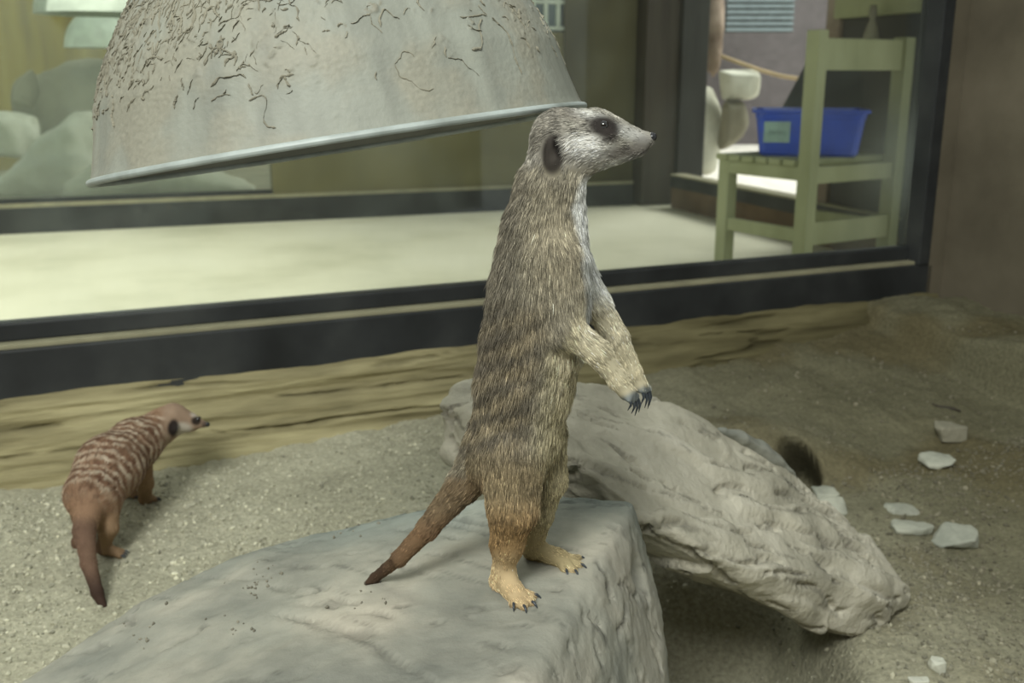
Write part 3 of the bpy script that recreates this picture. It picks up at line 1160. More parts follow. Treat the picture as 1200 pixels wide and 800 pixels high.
# strings and clots of dried mud clinging to the shade
MV, MF = [], []
rm = np.random.default_rng(77)
for k_ in range(1400):
    t0 = rm.uniform(-0.2, 3.3)
    if rm.random() < 0.5:
        t0 = rm.uniform(1.7, 3.2)
    h0 = rm.uniform(0.10, 0.80) ** 0.8
    if h0 < 0.30 and rm.random() < 0.6:
        continue
    diag = rm.normal(0.95, 0.30) if t0 > 1.9 else rm.choice([rm.normal(0.8, .35), rm.normal(2.3, .4), rm.normal(0.2, .3)])
    nseg = int(rm.integers(3, 10)) if rm.random() < 0.85 else int(rm.integers(14, 30))
    st = rm.uniform(0.004, 0.010)
    r0 = rm.uniform(0.00018, 0.00060) * (1.25 if t0 > 1.9 else 1.0)
    pts_ = []
    for q_ in range(nseg):
        pts_.append((t0, h0))
        diag += rm.normal(0, 0.36)
        t0 -= math.cos(diag) * st
        h0 += math.sin(diag) * st
    for q_, (tt_, hh_) in enumerate(pts_):
        hh_ = min(max(hh_, 0.03), 0.9)
        rr_ = np.interp(hh_, hs, rs_) * LR
        rad_ = math.cos(tt_) * la + math.sin(tt_) * lq
        p_ = lc + rad_ * (rr_ + 0.0004) + lax * hh_ * LR
        tg = math.cos(tt_ + 1.57) * la + math.sin(tt_ + 1.57) * lq
        e_ = r0 * rm.uniform(0.4, 1.9) * (0.35 if q_ in (0, nseg - 1) else 1)
        u_ = rad_ * 1.1
        dd_ = tg * math.cos(diag) + lax * math.sin(diag)
        w_ = np.cross(u_, dd_)
        base_ = len(MV)
        for g_ in range(6):
            MV.append(p_ + e_ * (math.cos(g_ * math.pi / 3) * u_ + math.sin(g_ * math.pi / 3) * w_))
        if q_:
            for g_ in range(6):
                MF.append((base_ - 6 + g_, base_ - 6 + (g_ + 1) % 6, base_ + (g_ + 1) % 6, base_ + g_))
M['mud'] = plain('dried_mud', (131, 127, 112), 0.95, 0.1)
mesh_np('dried_mud', MV, MF, M['mud'], lamp, smooth=False)['kind'] = 'stuff'
inner = outer[::6].copy()
inner[:, 0] -= 0.0012
M['reflector'] = surf('dusty_reflector', (118, 118, 108), (146, 146, 134), scale=12, bs=0.1, bd=0.002, rough=0.6)
lathe('lamp_reflector', lc, la, lq, lax, inner[::-1], 160, M['reflector'], lamp)
bead = [(LR * 0.990 + 0.0024 * math.cos(t), -0.0004 + 0.0024 * math.sin(t)) for t in np.linspace(0, 2 * np.pi, 13)]
lathe('lamp_rim', lc, la, lq, lax, bead, 300, M['rim'], lamp)
top = lc + lax * LR
tube('lamp_socket', [top - lax * 0.012, top + lax * 0.0, top + lax * 0.04, top + lax * 0.05], [0.030, 0.032, 0.028, 0.012], M['rim'], lamp, 24)
tube('lamp_bulb', [top - lax * z for z in (-0.005, 0.02, 0.04, 0.06, 0.075, 0.082)], [0.012, 0.016, 0.026, 0.03, 0.022, 0.006], M['enamel'], lamp, 20)
tube('lamp_cord', [top + lax * 0.045, top + lax * 0.08 + EZ * 0.02, top + lax * 0.08 + EZ * 0.5, top + lax * 0.08 + EZ * 1.4], 0.004, M['cord'], lamp)


# ------------------------------------------------------------------ meerkats
def ell(u, v, cx, cy, a, b, deg=0.0, soft=0.35):
    t = math.radians(deg)
    x, y = u - cx, v - cy
    p, q = (x * math.cos(t) + y * math.sin(t)) / a, (-x * math.sin(t) + y * math.cos(t)) / b
    return sstep(1 + soft, 1 - soft, np.sqrt(p * p + q * q))


def blend(c, k, col):
    return c * (1 - k[:, None]) + lin(col) * k[:, None]


def cone_claw(pts, r, parent):
    rr_ = [r, r * 0.95, r * 0.7, r * 0.15] if len(pts) == 4 else list(np.linspace(r, r * 0.15, len(pts)))
    return tube('claw', pts, rr_, M['claw'], parent, 8)


def sphere(name, c, r, mat, parent, sc=(1, 1, 1)):
    bm = bmesh.new()
    bmesh.ops.create_uvsphere(bm, u_segments=24, v_segments=16, radius=r)
    for v in bm.verts:
        v.co = Vector((v.co.x * sc[0], v.co.y * sc[1], v.co.z * sc[2])) + Vector(c)
    return bm_obj(name, bm, mat, parent, smooth=True)


def upright_meerkat():
    root = empty('meerkat', (0.0, 0.632, ZR), 'meerkat standing upright on the boulder, paws hanging, looking right', 'meerkat')
    B = Body(0.00125)
    YM = 0.632

    def J(px, py, dy=0.0):
        return PW(px, py, YM + dy)

    def bn(a, b, ra, rb, k=0.006, fl=0.006):
        pa, pb = J(*a), J(*b)
        B.bone(pa, pb, ra * depth(pa) / FPX, rb * depth(pb) / FPX, k, fl)
    # head
    bn((722, 161), (700, 161), 19, 28, .004, .003)
    bn((700, 159), (657, 161), 29.5, 33, .006, .004)
    bn((758, 163), (722, 160), 8.5, 19.5, .004, .0022)
    bn((749, 174), (692, 180), 10, 23, .004, .003)
    bn((763, 163), (758, 163), 5.2, 7, .002, .0015)
    # neck and trunk
    bn((660, 172), (645, 222), 31, 36, .010, .006)
    bn((645, 222), (638, 268), 36, 44, .010, .008)
    bn((638, 268), (635, 312), 44, 50, .010, .009)
    bn((635, 312), (631, 352), 50, 54, .010, .010)
    bn((631, 352), (624, 402), 54, 54, .010, .010)
    bn((624, 402), (614, 450), 54, 52, .010, .010)
    bn((614, 450), (606, 500), 52, 48, .010, .010)
    bn((606, 500), (598, 535), 46, 42, .010, .009)
    # near hind leg
    bn((600, 528, -.012), (601, 594, -.018), 41, 30, .006, .006)
    bn((601, 594, -.018), (594, 638, -.014), 29, 18, .005, .004)
    bn((595, 638, -.014), (590, 668, -.010), 19, 12, .005, .004)
    # far hind leg
    bn((636, 505, .012), (641, 560, .018), 27, 22, .006, .006)
    bn((641, 560, .018), (631, 603, .024), 22, 16.5, .005, .005)
    bn((631, 603, .024), (624, 640, .030), 16.5, 12, .004, .003)
    # tail
    bn((575, 528, .004), (545, 566, .006), 34, 20, .010, .006)
    bn((545, 566, .006), (502, 618, .008), 20, 12.5, .005, .004)
    bn((502, 618, .008), (468, 654, .008), 12.5, 9.5, .004, .003)
    tp1, tn1 = on_boulder(441, 682)
    tp2, tn2 = on_boulder(431, 685)
    tp1, tp2 = tp1 + tn1 * 0.0034, tp2 + tn2 * 0.0018
    B.bone(J(468, 654, .008), tp1, 0.0050, 0.0034, .003, .003)
    B.bone(tp1, tp2, 0.0034, 0.0020, .003, .002)
    # arms
    bn((652, 305, -.020), (662, 383, -.028), 30, 21, .010, .008)
    bn((662, 383, -.028), (700, 413, -.030), 19, 15, .004, .005)
    bn((700, 413, -.030), (724, 444, -.030), 15, 11.5, .003, .004)
    bn((724, 444, -.030), (735, 459, -.030), 12, 11.0, .003, .0025)
    bn((668, 310, .018), (698, 356, .022), 26, 17, .008, .006)
    bn((698, 356, .022), (722, 394, .022), 17, 13.5, .004, .005)
    bn((722, 394, .022), (742, 436, .022), 13.5, 10, .003, .004)
    bn((742, 436, .022), (749, 450, .022), 10.5, 9.8, .003, .0025)
    claws = []
    # front paws: four fingers, each ending in a long curved claw
    for (bx, by, dy, tips) in (
            (735, 459, -.030, [((737, 468), (735.5, 481), -.036), ((741, 469), (740, 484.5), -.032), ((744, 467), (744, 487), -.028), ((746, 464), (748.5, 483), -.024)]),
            (749, 450, .022, [((752, 457), (750.5, 475), .017), ((755, 458), (755.5, 478), .020), ((758, 456), (759, 479), .024), ((759, 453), (761, 475), .028)])):
        for (tx, ty), (cx, cy), dd in tips:
            bn((bx, by, dy + (dd - dy) * 0.5), (tx, ty, dd), 6.0, 4.3, .0015, 0.0)
            mx, my = (tx + cx) / 2 + 3.0, (ty + cy) / 2 - 1
            m = J(tx, ty, dd)
            claws.append(([J(tx - 0.5, ty - 1, dd), J(tx + 2.4, ty + (cy - ty) * .3, dd), J(mx, my + 1.5, dd), J(cx, cy, dd)], 2.2 * depth(m) / FPX))

    # hind feet, soles on the stone
    def foot(px0, py0, dy0, heel, base, toes, r):
        pa = J(px0, py0, dy0)
        zc = ZR + 0.0055
        ph, pb_ = PZ(*heel, zc), PZ(*base, zc)
        B.bone(pa, ph, r * 1.05, r, .003, .003)
        B.bone(pa, pb_, r * 1.0, r * 0.92, .004, .003)
        B.bone(ph, pb_, r * 0.95, r, .003, .003)
        for tx, ty in toes:
            tp = PZ(tx, ty, ZR + 0.0030)
            st = pb_ + (tp - pb_) * 0.15
            B.bone(st, tp, 0.0044, 0.0034, .0010, .0015)
            d = tp - pb_
            d[2] = 0
            d /= np.linalg.norm(d)
            claws.append(([tp + d * 0.001 + EZ * 0.0012, tp + d * 0.004 + EZ * 0.0012, tp + d * 0.006 - EZ * 0.0004, tp + d * 0.0075 - EZ * 0.0024], 0.0010))

    foot(590, 668, -.010, (586, 680), (602, 693), [(602, 706), (612, 709), (620, 705), (622, 698)], 0.0068)
    foot(624, 640, .030, (623, 645), (656, 654), [(662, 667), (671, 668), (677, 662), (676, 655)], 0.0062)
    # ears
    for sgn in (-1, 1):
        cc = J(649, 179, sgn * 0.0165)
        axn = np.array([0.30, sgn * 0.95, 0.05])
        axn /= np.linalg.norm(axn)
        for q in range(4):
            f = q / 3.0
            e0 = J(651 - 2.5 * f, 169 + 22 * f, sgn * (0.0175 - 0.001 * f))
            B.bone(e0, e0, 10.5 * 0.00053, 10.5 * 0.00053, .002, 0.0, sq=(axn, 2.2))
        for q in range(3):
            f = q / 2.0
            e0 = J(653.5 - 2.5 * f, 169 + 13 * f, sgn * 0.0215)
            B.bone(e0, e0, 5.5 * 0.00053, 5.5 * 0.00053, .0012, 0.0, True)
    Vb, Qb = B.mesh(2)

    def colf(P_):
        u, v = proj(P_)
        n_ = fbm(P_ * 60, 3)
        c = np.tile(lin((136, 129, 112)), (len(P_), 1))
        # back bands
        sp = np.interp(v, [200, 330, 430, 520, 600], [603, 580, 566, 551, 556])
        back = np.clip((u - sp) / 100.0, 0, 1)
        band = 0.5 + 0.5 * np.sin((v + 0.35 * (u - 560) + 6 * n_) / 30 * 2 * np.pi)
        kb = sstep(330, 380, v) * sstep(560, 510, v) * (1 - sstep(0.45, 0.85, back))
        c = blend(c, kb * (0.20 + 0.50 * band), (78, 70, 59))
        c = blend(c, kb * 0.5 * (1 - band), (146, 130, 100))
        c = blend(c, sstep(250, 210, u - (700 - v) * 0) * 0, (100, 90, 80))
        # nape and spine darker
        c = blend(c, (1 - sstep(0.05, 0.40, back)) * sstep(180, 230, v) * sstep(480, 400, v) * 0.5, (84, 78, 69))
        # shoulder lighter
        c = blend(c, ell(u, v, 655, 285, 34, 62, -8, .6) * 0.55, (160, 150, 126))
        # chest and belly
        fr = np.interp(v, [205, 240, 290, 340, 410, 480, 560], [688, 678, 686, 694, 682, 664, 660])
        kf = sstep(-12, -3, u - fr) * sstep(200, 215, v) * sstep(520, 470, v)
        c = blend(c, kf * 0.9, (214, 214, 208))
        kbel = sstep(0.62, 0.88, back) * sstep(390, 420, v) * sstep(600, 560, v)
        c = blend(c, kbel * 0.85, (172, 163, 134))
        thigh = np.interp(v, [390, 420, 480, 540, 600, 640], [668, 656, 646, 639, 632, 618])
        kin = sstep(-4, 5, u - thigh) * sstep(400, 425, v) * sstep(640, 600, v) * (P_[:, 1] > YM - 0.024)
        # loins and legs
        c = blend(c, sstep(505, 560, v) * 0.7 * (u > 548), (136, 118, 86))
        c = blend(c, sstep(570, 625, v) * (u > 560) * 0.8, (154, 124, 84))
        c = blend(c, sstep(640, 668, v) * (u > 560) * 0.9, (204, 180, 140))
        far = sstep(0.006, 0.016, P_[:, 1] - YM) * sstep(500, 540, v) * (u > 600)
        c = blend(c, far * 0.8, (170, 157, 120))
        c = blend(c, kin * 0.8, (174, 164, 132))
        # arms
        arm = sstep(0, 12, (u - 660) * 0.70 + (v - 372) * 0.30) * sstep(330, 372, v) * sstep(500, 480, v) * (u > 655)
        armn = arm * np.clip(sstep(0.016, 0.022, np.abs(P_[:, 1] - YM + 0.002)) + (u > 690), 0, 1)
        c = blend(c, armn * 0.9, (190, 180, 152))
        paw = sstep(5, 14, (u - 735) * 0.45 + (v - 452) * 0.9) * (u > 715) * (v < 500)
        c = blend(c, np.clip(paw, 0, 1) * 0.85, (112, 122, 128))
        # tail
        tx = 545 - (v - 566) * 0.84
        kt = sstep(26, 16, np.abs(u - tx) * 0.77) * sstep(545, 565, v) * (u < 566)
        c = blend(c, kt * 0.9, (116, 98, 74))
        c = blend(c, kt * sstep(590, 630, v) * 0.6, (124, 94, 68))
        c = blend(c, kt * sstep(480, 440, u) * 0.9, (66, 52, 42))
        # head
        hd = sstep(206, 190, v + (u - 690) * -0.12) * (u > 600)
        c = blend(c, hd * 0.85, (158, 154, 144))
        c = blend(c, hd * ell(u, v, 640, 150, 22, 40, 0, .5) * 0.4, (110, 103, 92))
        c = blend(c, hd * ell(u, v, 690, 171, 26, 13, 14, .5) * 0.95, (224, 221, 214))
        c = blend(c, hd * ell(u, v, 690, 134, 19, 5.5, 8, .4) * 0.9, (204, 202, 194))
        c = blend(c, hd * ell(u, v, 672, 134, 14, 7, 14, .5) * 0.5, (96, 88, 78))
        c = blend(c, hd * ell(u, v, 738, 156, 24, 7, 20, .5) * 0.8, (186, 184, 178))
        c = blend(c, hd * ell(u, v, 735, 178, 26, 7, -8, .5) * 0.7, (98, 92, 86))
        c = blend(c, hd * ell(u, v, 730, 190, 26, 5, -16, .5) * 0.7, (188, 186, 176))
        c = blend(c, hd * ell(u, v, 755, 167, 12, 8, 0, .5) * 0.55, (96, 92, 88))
        c = blend(c, hd * ell(u, v, 708, 148, 20, 12.5, 16, .40) * 0.97, (44, 39, 37))
        c = blend(c, hd * ell(u, v, 716, 158, 11, 8, 30, .5) * 0.75, (64, 58, 55))
        mth = np.interp(u, [722, 745, 764], [190, 183, 174])
        c = blend(c, hd * sstep(4.5, 0.5, np.abs(v - mth)) * sstep(722, 742, u) * 0.55, (44, 40, 38))
        c = blend(c, ell(u, v, 648.5, 180, 13.5, 25, 5, .25) * (v < 215) * 0.95, (54, 49, 45))
        c = blend(c, ell(u, v, 653, 172, 5, 12, -8, .4) * 0.9, (26, 22, 20))
        c = blend(c, ell(u, v, 648, 183, 4, 8, 8, .5) * 0.5, (84, 78, 72))
        return np.clip(c * (1 + 0.10 * n_[:, None]), 0, 1)

    body = mesh_np('body', Vb, Qb, M['skin'], root, col=colf(Vb) * 0.8)
    v_, n_ = verts_np(body)

    def dens(P_):
        u, v = proj(P_)
        d = np.ones(len(P_))
        d *= 1 - 0.9 * ell(u, v, 708, 146, 7, 6)
        d *= 1 - 0.55 * ell(u, v, 648.5, 180, 12, 23)
        d *= np.where((v > 462) & (u > 715) & (v < 500), 0.25, 1)
        d *= np.where(v < 215, 1.7, 1)
        return d

    def lenf(P_, L):
        u, v = proj(P_)
        L = np.where(ell(u, v, 708, 148, 16, 13) > 0.5, L * 0.6, L)
        L = np.where(ell(u, v, 648.5, 180, 13, 24) > 0.4, 0.0018, L)
        L = np.where((u > 728) & (v < 200), np.interp(u, [728, 762], [0.0034, 0.0021]), L)
        L = np.where((v > 455) & (u > 715) & (v < 500), 0.0012, L)
        L = np.where((v > 640) & (u > 560), 0.0030, L)
        return L

    fur('fur', v_, Qb, n_, B, colf, 130000, 0.00017, root, M['hair'], lift=0.28, wob=0.17, var=0.40, dens=dens, lenf=lenf)
    # eyes and nose
    e = B.ray(707.5, 147, 0.55, 0.7)
    mir = np.array([1, -1, 1])
    for s in (0, 1):
        p = e.copy() + np.array([0, 0.0013, 0])
        if s:
            p[1] = 2 * YM - p[1]
        sphere('eye', p, 0.0030, M['eye'], root)
    npx = PW(764, 160.5, YM)
    sphere('nose', npx, 0.0031, M['nose'], root, (1.0, 1.2, 0.95))
    for pts, r in claws:
        cone_claw(pts, r, root)
    return root


def walking_meerkat():
    def gz(p):
        return ground_z(np.array([p[0]]), np.array([p[1]]))[0]
    base = PZ(125, 620, 0.0)
    root = empty('meerkat', (base[0], base[1], 0), 'striped reddish meerkat on all fours on the gravel by the bank, seen from behind', 'meerkat')
    B = Body(0.0019)

    def bn(a, b, ra, rb, k=0.008, fl=0.006):
        pa, pb = PW(*a), PW(*b)
        B.bone(pa, pb, ra * depth(pa) / FPX, rb * depth(pb) / FPX, k, fl)
    bn((240, 497, 1.388), (222, 494, 1.388), 3.6, 10, .004, .002)
    bn((222, 495, 1.388), (203, 491, 1.385), 11, 17, .006, .003)
    bn((203, 491, 1.385), (186, 501, 1.372), 17, 18, .010, .005)
    bn((186, 502, 1.372), (158, 520, 1.335), 19, 27, .014, .006)
    bn((158, 520, 1.335), (129, 547, 1.275), 28, 36, .016, .006)
    bn((129, 547, 1.275), (109, 578, 1.215), 36, 33, .016, .006)
    # hind legs
    bn((122, 585, 1.215), (127, 618, 1.20), 20, 11, .008, .004)
    bn((127, 618, 1.20), (121, 641, 1.205), 11, 7.5, .005, .003)
    bn((97, 585, 1.225), (98, 618, 1.225), 19, 10, .008, .004)
    bn((98, 618, 1.225), (92, 636, 1.232), 10, 7, .005, .003)
    # front legs
    bn((162, 540, 1.345), (170, 566, 1.36), 16, 9.5, .008, .004)
    bn((170, 566, 1.36), (170, 584, 1.372), 9.5, 7, .005, .003)
    bn((146, 540, 1.375), (150, 562, 1.39), 15, 9, .008, .004)
    bn((150, 562, 1.39), (150, 576, 1.40), 9, 6.5, .005, .003)
    claws = []
    for a, f in (((121, 641, 1.205), (137, 648)), ((92, 636, 1.232), (104, 642)), ((170, 584, 1.372), (177, 585)), ((150, 576, 1.40), (157, 579))):
        pa = PW(*a)
        h_ = PZ(*f, 0.006)
        t_ = h_.copy()
        t_[2] = gz(t_) + 0.006
        pa2 = pa.copy()
        pa2[2] = gz(pa) + 0.008
        B.bone(pa, pa2, 0.0085, 0.0078, .004, .002)
        B.bone(pa2, t_, 0.008, 0.0065, .004, .002)
        d = t_ - pa2
        d[2] = 0
        d /= np.linalg.norm(d)
        sd = np.array([-d[1], d[0], 0])
        for q in (-1.5, -0.5, 0.5, 1.5):
            tp = t_ + d * 0.006 + sd * q * 0.0038
            tp[2] = gz(tp) + 0.0036
            B.bone(t_ + sd * q * 0.002, tp, 0.0042, 0.0032, .002, .002)
            claws.append(([tp + EZ * 0.001, tp + d * 0.004 + EZ * 0.001, tp + d * 0.0065 - EZ * 0.001, tp + d * 0.008 - EZ * 0.003], 0.0011))
    # tail
    bn((106, 588, 1.20), (99, 622, 1.155), 19, 12.5, .010, .004)
    bn((99, 622, 1.155), (104, 660, 1.115), 12.5, 9, .005, .004)
    bn((104, 660, 1.115), (114, 694, 1.085), 9, 7, .004, .003)
    bn((114, 694, 1.085), (122, 712, 1.075), 7, 4.5, .004, .003)
    # ears
    for (px, py, Y) in ((203, 501, 1.362), (205, 486, 1.412)):
        e0 = PW(px, py, Y)
        B.bone(e0, e0, 0.0085, 0.0085, .003, 0.0, sq=(np.array([0.1, -0.97, 0.2]), 1.8))
    Vb, Qb = B.mesh(2)
    S0, S1, S2 = PW(109, 578, 1.215), PW(128, 545, 1.275), PW(158, 520, 1.335)

    def colf(P_):
        u, v = proj(P_)
        n_ = fbm(P_ * 70, 3)
        ax = (S2 - S0) / np.linalg.norm(S2 - S0)
        s = (P_ - S0) @ ax
        c = np.tile(lin((146, 116, 92)), (len(P_), 1))
        ph = s * 1000 / 14.0 + 0.42 * n_ - 9 * np.abs((P_ - S1) @ np.cross(ax, EZ))
        st = np.sin(ph * 2 * np.pi * 1.0)
        body = sstep(-0.035, -0.005, s) * sstep(0.175, 0.14, s) * (v < 610)
        hi = sstep(0.05, 0.10, P_[:, 2])
        br = sstep(-0.35, 0.25, fbm(P_ * np.array([120, 120, 60]) + 7, 2))
        c = blend(c, body * hi * sstep(-0.1, 0.8, st) * (0.35 + 0.5 * br), (104, 74, 58))
        c = blend(c, body * hi * sstep(0.1, -0.7, st) * (0.30 + 0.55 * br), (204, 190, 168))
        c = blend(c, sstep(0.085, 0.04, P_[:, 2]) * 0.6 * (u > 100), (152, 128, 98))
        # tail
        kt = sstep(600, 616, v) * (u < 112 + (v - 610) * 0.2)
        c = blend(c, kt * 0.9, (112, 88, 73))
        c = blend(c, sstep(655, 695, v) * 0.9, (60, 46, 40))
        # head
        hd = sstep(184, 196, u) * (v < 530)
        c = blend(c, hd * 0.75, (158, 136, 116))
        c = blend(c, hd * ell(u, v, 213, 503, 12, 8, 0, .4) * 0.8, (206, 198, 184))
        c = blend(c, hd * ell(u, v, 228, 486, 5, 3.5, 20, .4) * 0.6, (200, 192, 178))
        c = blend(c, hd * ell(u, v, 230, 493, 6, 5, 10, .35) * 0.95, (36, 30, 28))
        c = blend(c, hd * ell(u, v, 240, 497, 4, 4, 0, .4) * 0.8, (70, 60, 56))
        c = blend(c, ell(u, v, 203, 501, 6.5, 10, 8, .3) * hd * 0.97, (34, 28, 26))
        return np.clip(c * (1 + 0.10 * n_[:, None]), 0, 1)

    body = mesh_np('body', Vb, Qb, M['skin'], root, col=colf(Vb) * 0.85)
    v_, n_ = verts_np(body)

    def lenf(P_, L):
        u, v = proj(P_)
        L = np.where((u > 190) & (v < 520), 0.0022, L)
        return np.where(P_[:, 2] < 0.025, 0.0018, L)
    fur('fur', v_, Qb, n_, B, colf, 45000, 0.00022, root, M['hair'], lift=0.25, wob=0.15, var=0.20, lenf=lenf)
    for p in (B.ray(231, 492.5, 1.2, 1.5), B.ray(231, 492.5, 1.2, 1.5) * np.array([1, 0, 1]) + np.array([0, 2 * 1.388 - B.ray(231, 492.5, 1.2, 1.5)[1], 0])):
        sphere('eye', p + np.array([0, 0.002 if p[1] < 1.388 else -0.002, 0]), 0.0034, M['eye'], root)
    sphere('nose', PW(243, 497, 1.388), 0.0036, M['nose'], root)
    for pts, r in claws:
        cone_claw(pts, r, root)
    return root


upright_meerkat()
walking_meerkat()

# ------------------------------------------------------------------ green chair with the blue tub
ZS = 0.30
CN = PZ(950, 189, ZS)
D1 = np.array([-0.53, 0.848, 0])
D1 /= np.linalg.norm(D1)
D2 = np.array([-D1[1], D1[0], 0])
if D2[0] < 0:
    D2 = -D2
CW, CD = 0.52, 0.47
chair = empty('garden_chair', (CN[0], CN[1], ZF), 'pale green wooden chair with slatted seat behind the glass', 'chair')


def cb(name, a, b, bev=0.004):
    return box_obj(name, M['chair'], np.array([CN[0], CN[1], 0]), D1, D2, EZ, a, b, chair, bev)


T = 0.052
cb('back_post', (0, 0, ZF), (0.06, T * 0.9, 0.752))
cb('back_post', (0, CW - T, ZF), (0.06, CW, 0.735))
cb('leg', (CD - 0.055, 0, ZF), (CD, T, ZS - 0.022))
cb('leg', (CD - 0.055, CW - T, ZF), (CD, CW, ZS - 0.022))
cb('back_rail', (0.012, T, 0.615), (0.042, CW - T, 0.725))
cb('seat_rail', (0.05, 0.004, ZS - 0.075), (CD - 0.0, 0.034, ZS - 0.024))
cb('seat_rail', (0.05, CW - 0.034, ZS - 0.075), (CD, CW - 0.004, ZS - 0.024))
cb('seat_rail', (0.012, T, ZS - 0.085), (0.04, CW - T, ZS - 0.024))
for k_ in range(6):
    x0 = 0.066 + k_ * 0.0705
    cb('seat_slat', (x0, -0.012, ZS - 0.023), (x0 + 0.056, CW + 0.012, ZS))
cb('stretcher', (0.06, 0.01, 0.0), (CD - 0.05, 0.035, 0.05))
cb('stretcher', (0.06, CW - 0.035, 0.0), (CD - 0.05, CW - 0.01, 0.05))
cb('stretcher', (0.01, T, -0.01), (0.036, CW - T, 0.075))


def tub():
    c = CN + D1 * 0.255 + D2 * 0.255
    ex = np.array([0.975, -0.22, 0])
    ex /= np.linalg.norm(ex)
    ey = np.array([-ex[1], ex[0], 0])
    o0 = np.array([c[0], c[1], ZS])
    root = empty('storage_tub', o0, 'bright blue plastic tub with a pale label, on the green chair', 'tub')

    def ring(a, b, r, z, n=10):
        P_ = []
        for q, (sx, sy) in enumerate(((1, 1), (-1, 1), (-1, -1), (1, -1))):
            for k_ in range(n):
                t = (q + k_ / (n - 1)) * math.pi / 2
                P_.append(o0 + ex * (sx * (a - r) + r * math.cos(t)) + ey * (sy * (b - r) + r * math.sin(t)) + EZ * z)
        return P_
    H = 0.172
    prof = [(0.172, 0.135, 0.03, 0.0, 'o'), (0.180, 0.145, 0.03, 0.01, ''), (0.197, 0.160, 0.03, H * 0.80, ''), (0.200, 0.163, 0.03, H * 0.82, ''), (0.202, 0.166, 0.03, H * 0.93, ''),
            (0.215, 0.178, 0.04, H * 0.94, ''), (0.215, 0.178, 0.04, H, ''), (0.198, 0.162, 0.03, H, ''), (0.194, 0.157, 0.03, H * 0.8, ''), (0.173, 0.138, 0.025, 0.008, '')]
    V_, F_ = [], []
    for a, b, r, z, _ in prof:
        V_ += ring(a, b, r, z)
    n = 40
    for i in range(len(prof) - 1):
        for k_ in range(n):
            F_.append((i * n + k_, i * n + (k_ + 1) % n, (i + 1) * n + (k_ + 1) % n, (i + 1) * n + k_))
    bm = bmesh.new()
    vv = [bm.verts.new(Vector(p)) for p in V_]
    for f in F_:
        bm.faces.new([vv[i] for i in f])
    bm.faces.new(vv[:n][::-1])
    bm.faces.new(vv[-n:])
    bmesh.ops.recalc_face_normals(bm, faces=bm.faces[:])
    bm_obj('tub_shell', bm, M['blue'], root, smooth=False, bevel=0)
    # label on the near side
    z0, z1 = 0.052, 0.128
    tilt = (0.160 - 0.145) / (H * 0.80)
    n_ = np.array([0, 0, 0.0]) - ey
    uz = (EZ - ey * tilt)
    uz /= np.linalg.norm(uz)
    lo = o0 - ey * (0.1465 + tilt * z0) + EZ * z0
    lb = box_obj('label_sticker', M['label'], lo, ex, -ey, uz, (-0.168, 0, 0), (-0.072, 0.0015, 0.078), root)
    # faded handwriting
    for k_, (a, b, h_) in enumerate(((-0.148, -0.138, 0.022), (-0.136, -0.128, 0.016), (-0.126, -0.116, 0.020), (-0.114, -0.104, 0.015), (-0.102, -0.090, 0.021))):
        P_ = [lo + ex * (a + (b - a) * t) - ey * 0.0018 + uz * (0.026 + h_ * abs(math.sin(t * 3 + k_))) for t in (0, .25, .5, .75, 1)]
        tube('handwriting', P_, 0.0011, M['ink'], lb, 6)
    return root


tub()
# dark board leaning on the chair behind the tub
p0, p1 = PW(918, 130, 4.46), PW(947, 70, 4.56)
bd = box_obj('leaning_board', M['slate'], PZ(918, 178, ZS) * 0 + np.array([CN[0], CN[1], ZS]), D1, D2, EZ, (0, 0, 0), (0.01, 0.01, 0.01))
me = bd.data
bq = [PW(903, 152, 4.50), PW(1060, 152, 4.36), PW(1060, 66, 4.40), PW(949, 66, 4.56)]
bm = bmesh.new()
fr_ = [bm.verts.new(Vector(p)) for p in bq]
bk_ = [bm.verts.new(Vector(p + np.array([0.004, 0.02, 0.0]))) for p in bq]
bm.faces.new(fr_)
bm.faces.new(bk_[::-1])
for k_ in range(4):
    bm.faces.new([fr_[k_], bk_[k_], bk_[(k_ + 1) % 4], fr_[(k_ + 1) % 4]])
bmesh.ops.recalc_face_normals(bm, faces=bm.faces[:])
bm.to_mesh(me)
bm.free()
me.materials.clear()
me.materials.append(M['slate'])
tag(bd, 'dark slate board with a slanted edge standing behind the blue tub', 'board')

# ------------------------------------------------------------------ yard outside the doorway
ow = struct(box_obj('wall_outside', M['mauve'], PZ(845, 172, -0.17), np.array([1, .0, 0]), EY, EZ, (-1.2, 0, 0), (3.5, 0.2, 3.0)))
w4 = struct(box_obj('window_4', M['charcoal'], PW(850, 38, 10.6), EX, EY, EZ, (0, 0, 0), (0.66, 0.06, 0.9)))
for k_ in range(14):
    box_obj('louvre_slat', M['louvre'], PW(850, 38, 10.6), EX, EY, EZ, (0, -0.04, 0.01 + k_ * 0.055), (0.66, 0.0, 0.045 + k_ * 0.055), w4)


def big_rock(name, outline, Y, dep, mat, label, seed, group=None, cat='rock', rough=0.06):
    r = np.random.default_rng(seed)
    P_ = []
    c = np.mean([PW(px, py, Y) for px, py in outline], 0)
    for px, py in outline:
        p = PW(px, py, Y)
        P_.append(p)
        for s in (-1, 1):
            q = c + (p - c) * r.uniform(0.55, 0.85)
            q[1] = Y + s * dep / 2 * r.uniform(0.7, 1)
            P_.append(q)
    P_ = np.array(P_)
    sz = np.ptp(P_, axis=0).max()
    h = sz / 34
    o = hull_rock(name, P_, mat, h, h * 0.7, lambda v, n: sz * rough * 0.6 * fbm(v * 3.2 / sz, 4), sm=1)
    return tag(o, label, cat, group)


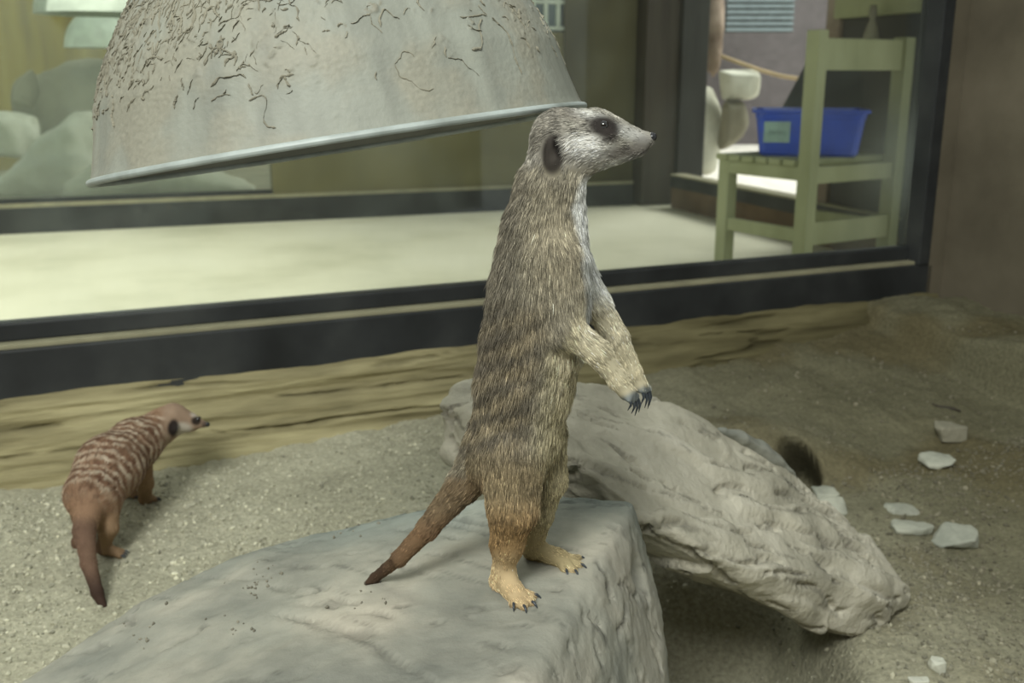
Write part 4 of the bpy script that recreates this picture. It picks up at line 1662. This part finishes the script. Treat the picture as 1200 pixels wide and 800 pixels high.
big_rock('stone_pillar', [(824, -120), (852, -120), (850, 30), (853, 70), (848, 104), (822, 104), (818, 60)], 7.6, 0.25, M['bark'], 'rough brown stone pillar standing outside the doorway', 3, cat='pillar', rough=.02)
big_rock('pale_block', [(816, 100), (836, 97), (846, 120), (850, 150), (846, 186), (838, 206), (812, 206), (810, 140)], 7.5, 0.3, M['pale_rock'], 'pale upright rock at the foot of the brown pillar outside', 5, rough=.03)
big_rock('stone_block', [(842, 82), (886, 80), (891, 88), (890, 112), (876, 118), (845, 118)], 7.3, 0.3, M['pale_rock'], 'square pale stone block perched on a narrow stone outside', 7, rough=.02)
big_rock('stone_support', [(847, 117), (872, 117), (880, 145), (868, 165), (852, 176), (842, 178), (848, 150)], 7.25, 0.25, M['grey_rock'], 'narrow grey stone carrying the square block outside', 9, rough=.02)
rp = [PW(846, 66, 7.4), PW(865, 73, 7.3), PW(890, 82, 7.2), PW(915, 89, 7.1), PW(940, 93, 7.0), PW(960, 95, 6.9)]
tag(tube('rope', rp, 0.013, M['rope']), 'pale rope sagging from the brown stone pillar', 'rope')

# ------------------------------------------------------------------ neighbouring enclosure behind the back glass
struct(box_obj('floor_neighbour', M['grey_rock'], B0, EB, NBB, EZ, (qa, 0.12, -0.05), (LB, 3.4, 0.10)))
struct(box_obj('wall_mustard', M['mustard'], B0, EB, NBB, EZ, (qa - 2.5, 2.6, 0.05), (LB + 1.2, 2.7, 3.0)))
big_rock('boulder', [(-30, 236), (20, 200), (60, 160), (84, 128), (104, 122), (118, 140), (130, 200), (128, 238), (40, 240)], 5.9, 0.5, M['pale_rock'], 'tall pale peaked rock behind the far glass, left of the muddy lamp', 12, 'rocks in the neighbouring enclosure')
big_rock('boulder', [(58, 238), (72, 205), (110, 184), (170, 180), (250, 196), (312, 210), (318, 238)], 5.6, 0.4, M['pale_rock'], 'low broad pale rock along the far glass, below the muddy lamp', 14, 'rocks in the neighbouring enclosure')
big_rock('boulder', [(-40, 185), (-40, 128), (0, 126), (34, 134), (46, 160), (36, 186)], 6.2, 0.4, M['pale_rock'], 'rounded pale rock at the left edge, behind the tall peaked rock', 16, 'rocks in the neighbouring enclosure')
big_rock('boulder', [(14, 150), (22, 90), (44, 76), (90, 64), (140, 60), (230, 70), (250, 170), (100, 190)], 6.8, 0.5, M['grey_rock'], 'wide sandy grey mound behind the pale rocks, under the small white lamps', 18, 'rocks in the neighbouring enclosure')
big_rock('boulder', [(14, 126), (20, 92), (38, 80), (44, 100), (40, 128)], 6.4, 0.2, M['grey_rock'], 'small dark grey rock against the sandy mound, above the rounded pale rock', 20, 'rocks in the neighbouring enclosure')


def small_lamp(px0, px1, pyb, pyt, Y, label):
    c = PW((px0 + px1) / 2, pyb, Y)
    R = (PW(px1, pyb, Y) - PW(px0, pyb, Y))[0] / 2
    H = PW(px0, pyt, Y)[2] - c[2]
    root = empty('heat_lamp', c, label, 'lamp', 'white lamps in the neighbouring enclosure')
    pr = [(R, 0), (R * .985, H * .12), (R * .93, H * .35), (R * .82, H * .6), (R * .64, H * .82), (R * .42, H * .95), (R * .2, H)]
    lathe('lamp_shade', c, EX, EY, EZ, pr, 48, M['enamel'], root)
    tube('lamp_socket', [c + EZ * (H - 0.01), c + EZ * (H + 0.08)], [R * .2, R * .17], M['enamel'], root, 16)
    tube('lamp_cord', [c + EZ * (H + 0.07), c + EZ * (H + 1.4)], 0.008, M['cord'], root)
    return root


small_lamp(78, 156, 56, 14, 6.5, 'lower small white dome lamp behind the far glass')
small_lamp(45, 190, 17, -52, 5.35, 'upper wider white dome lamp behind the far glass, cut by the top edge')
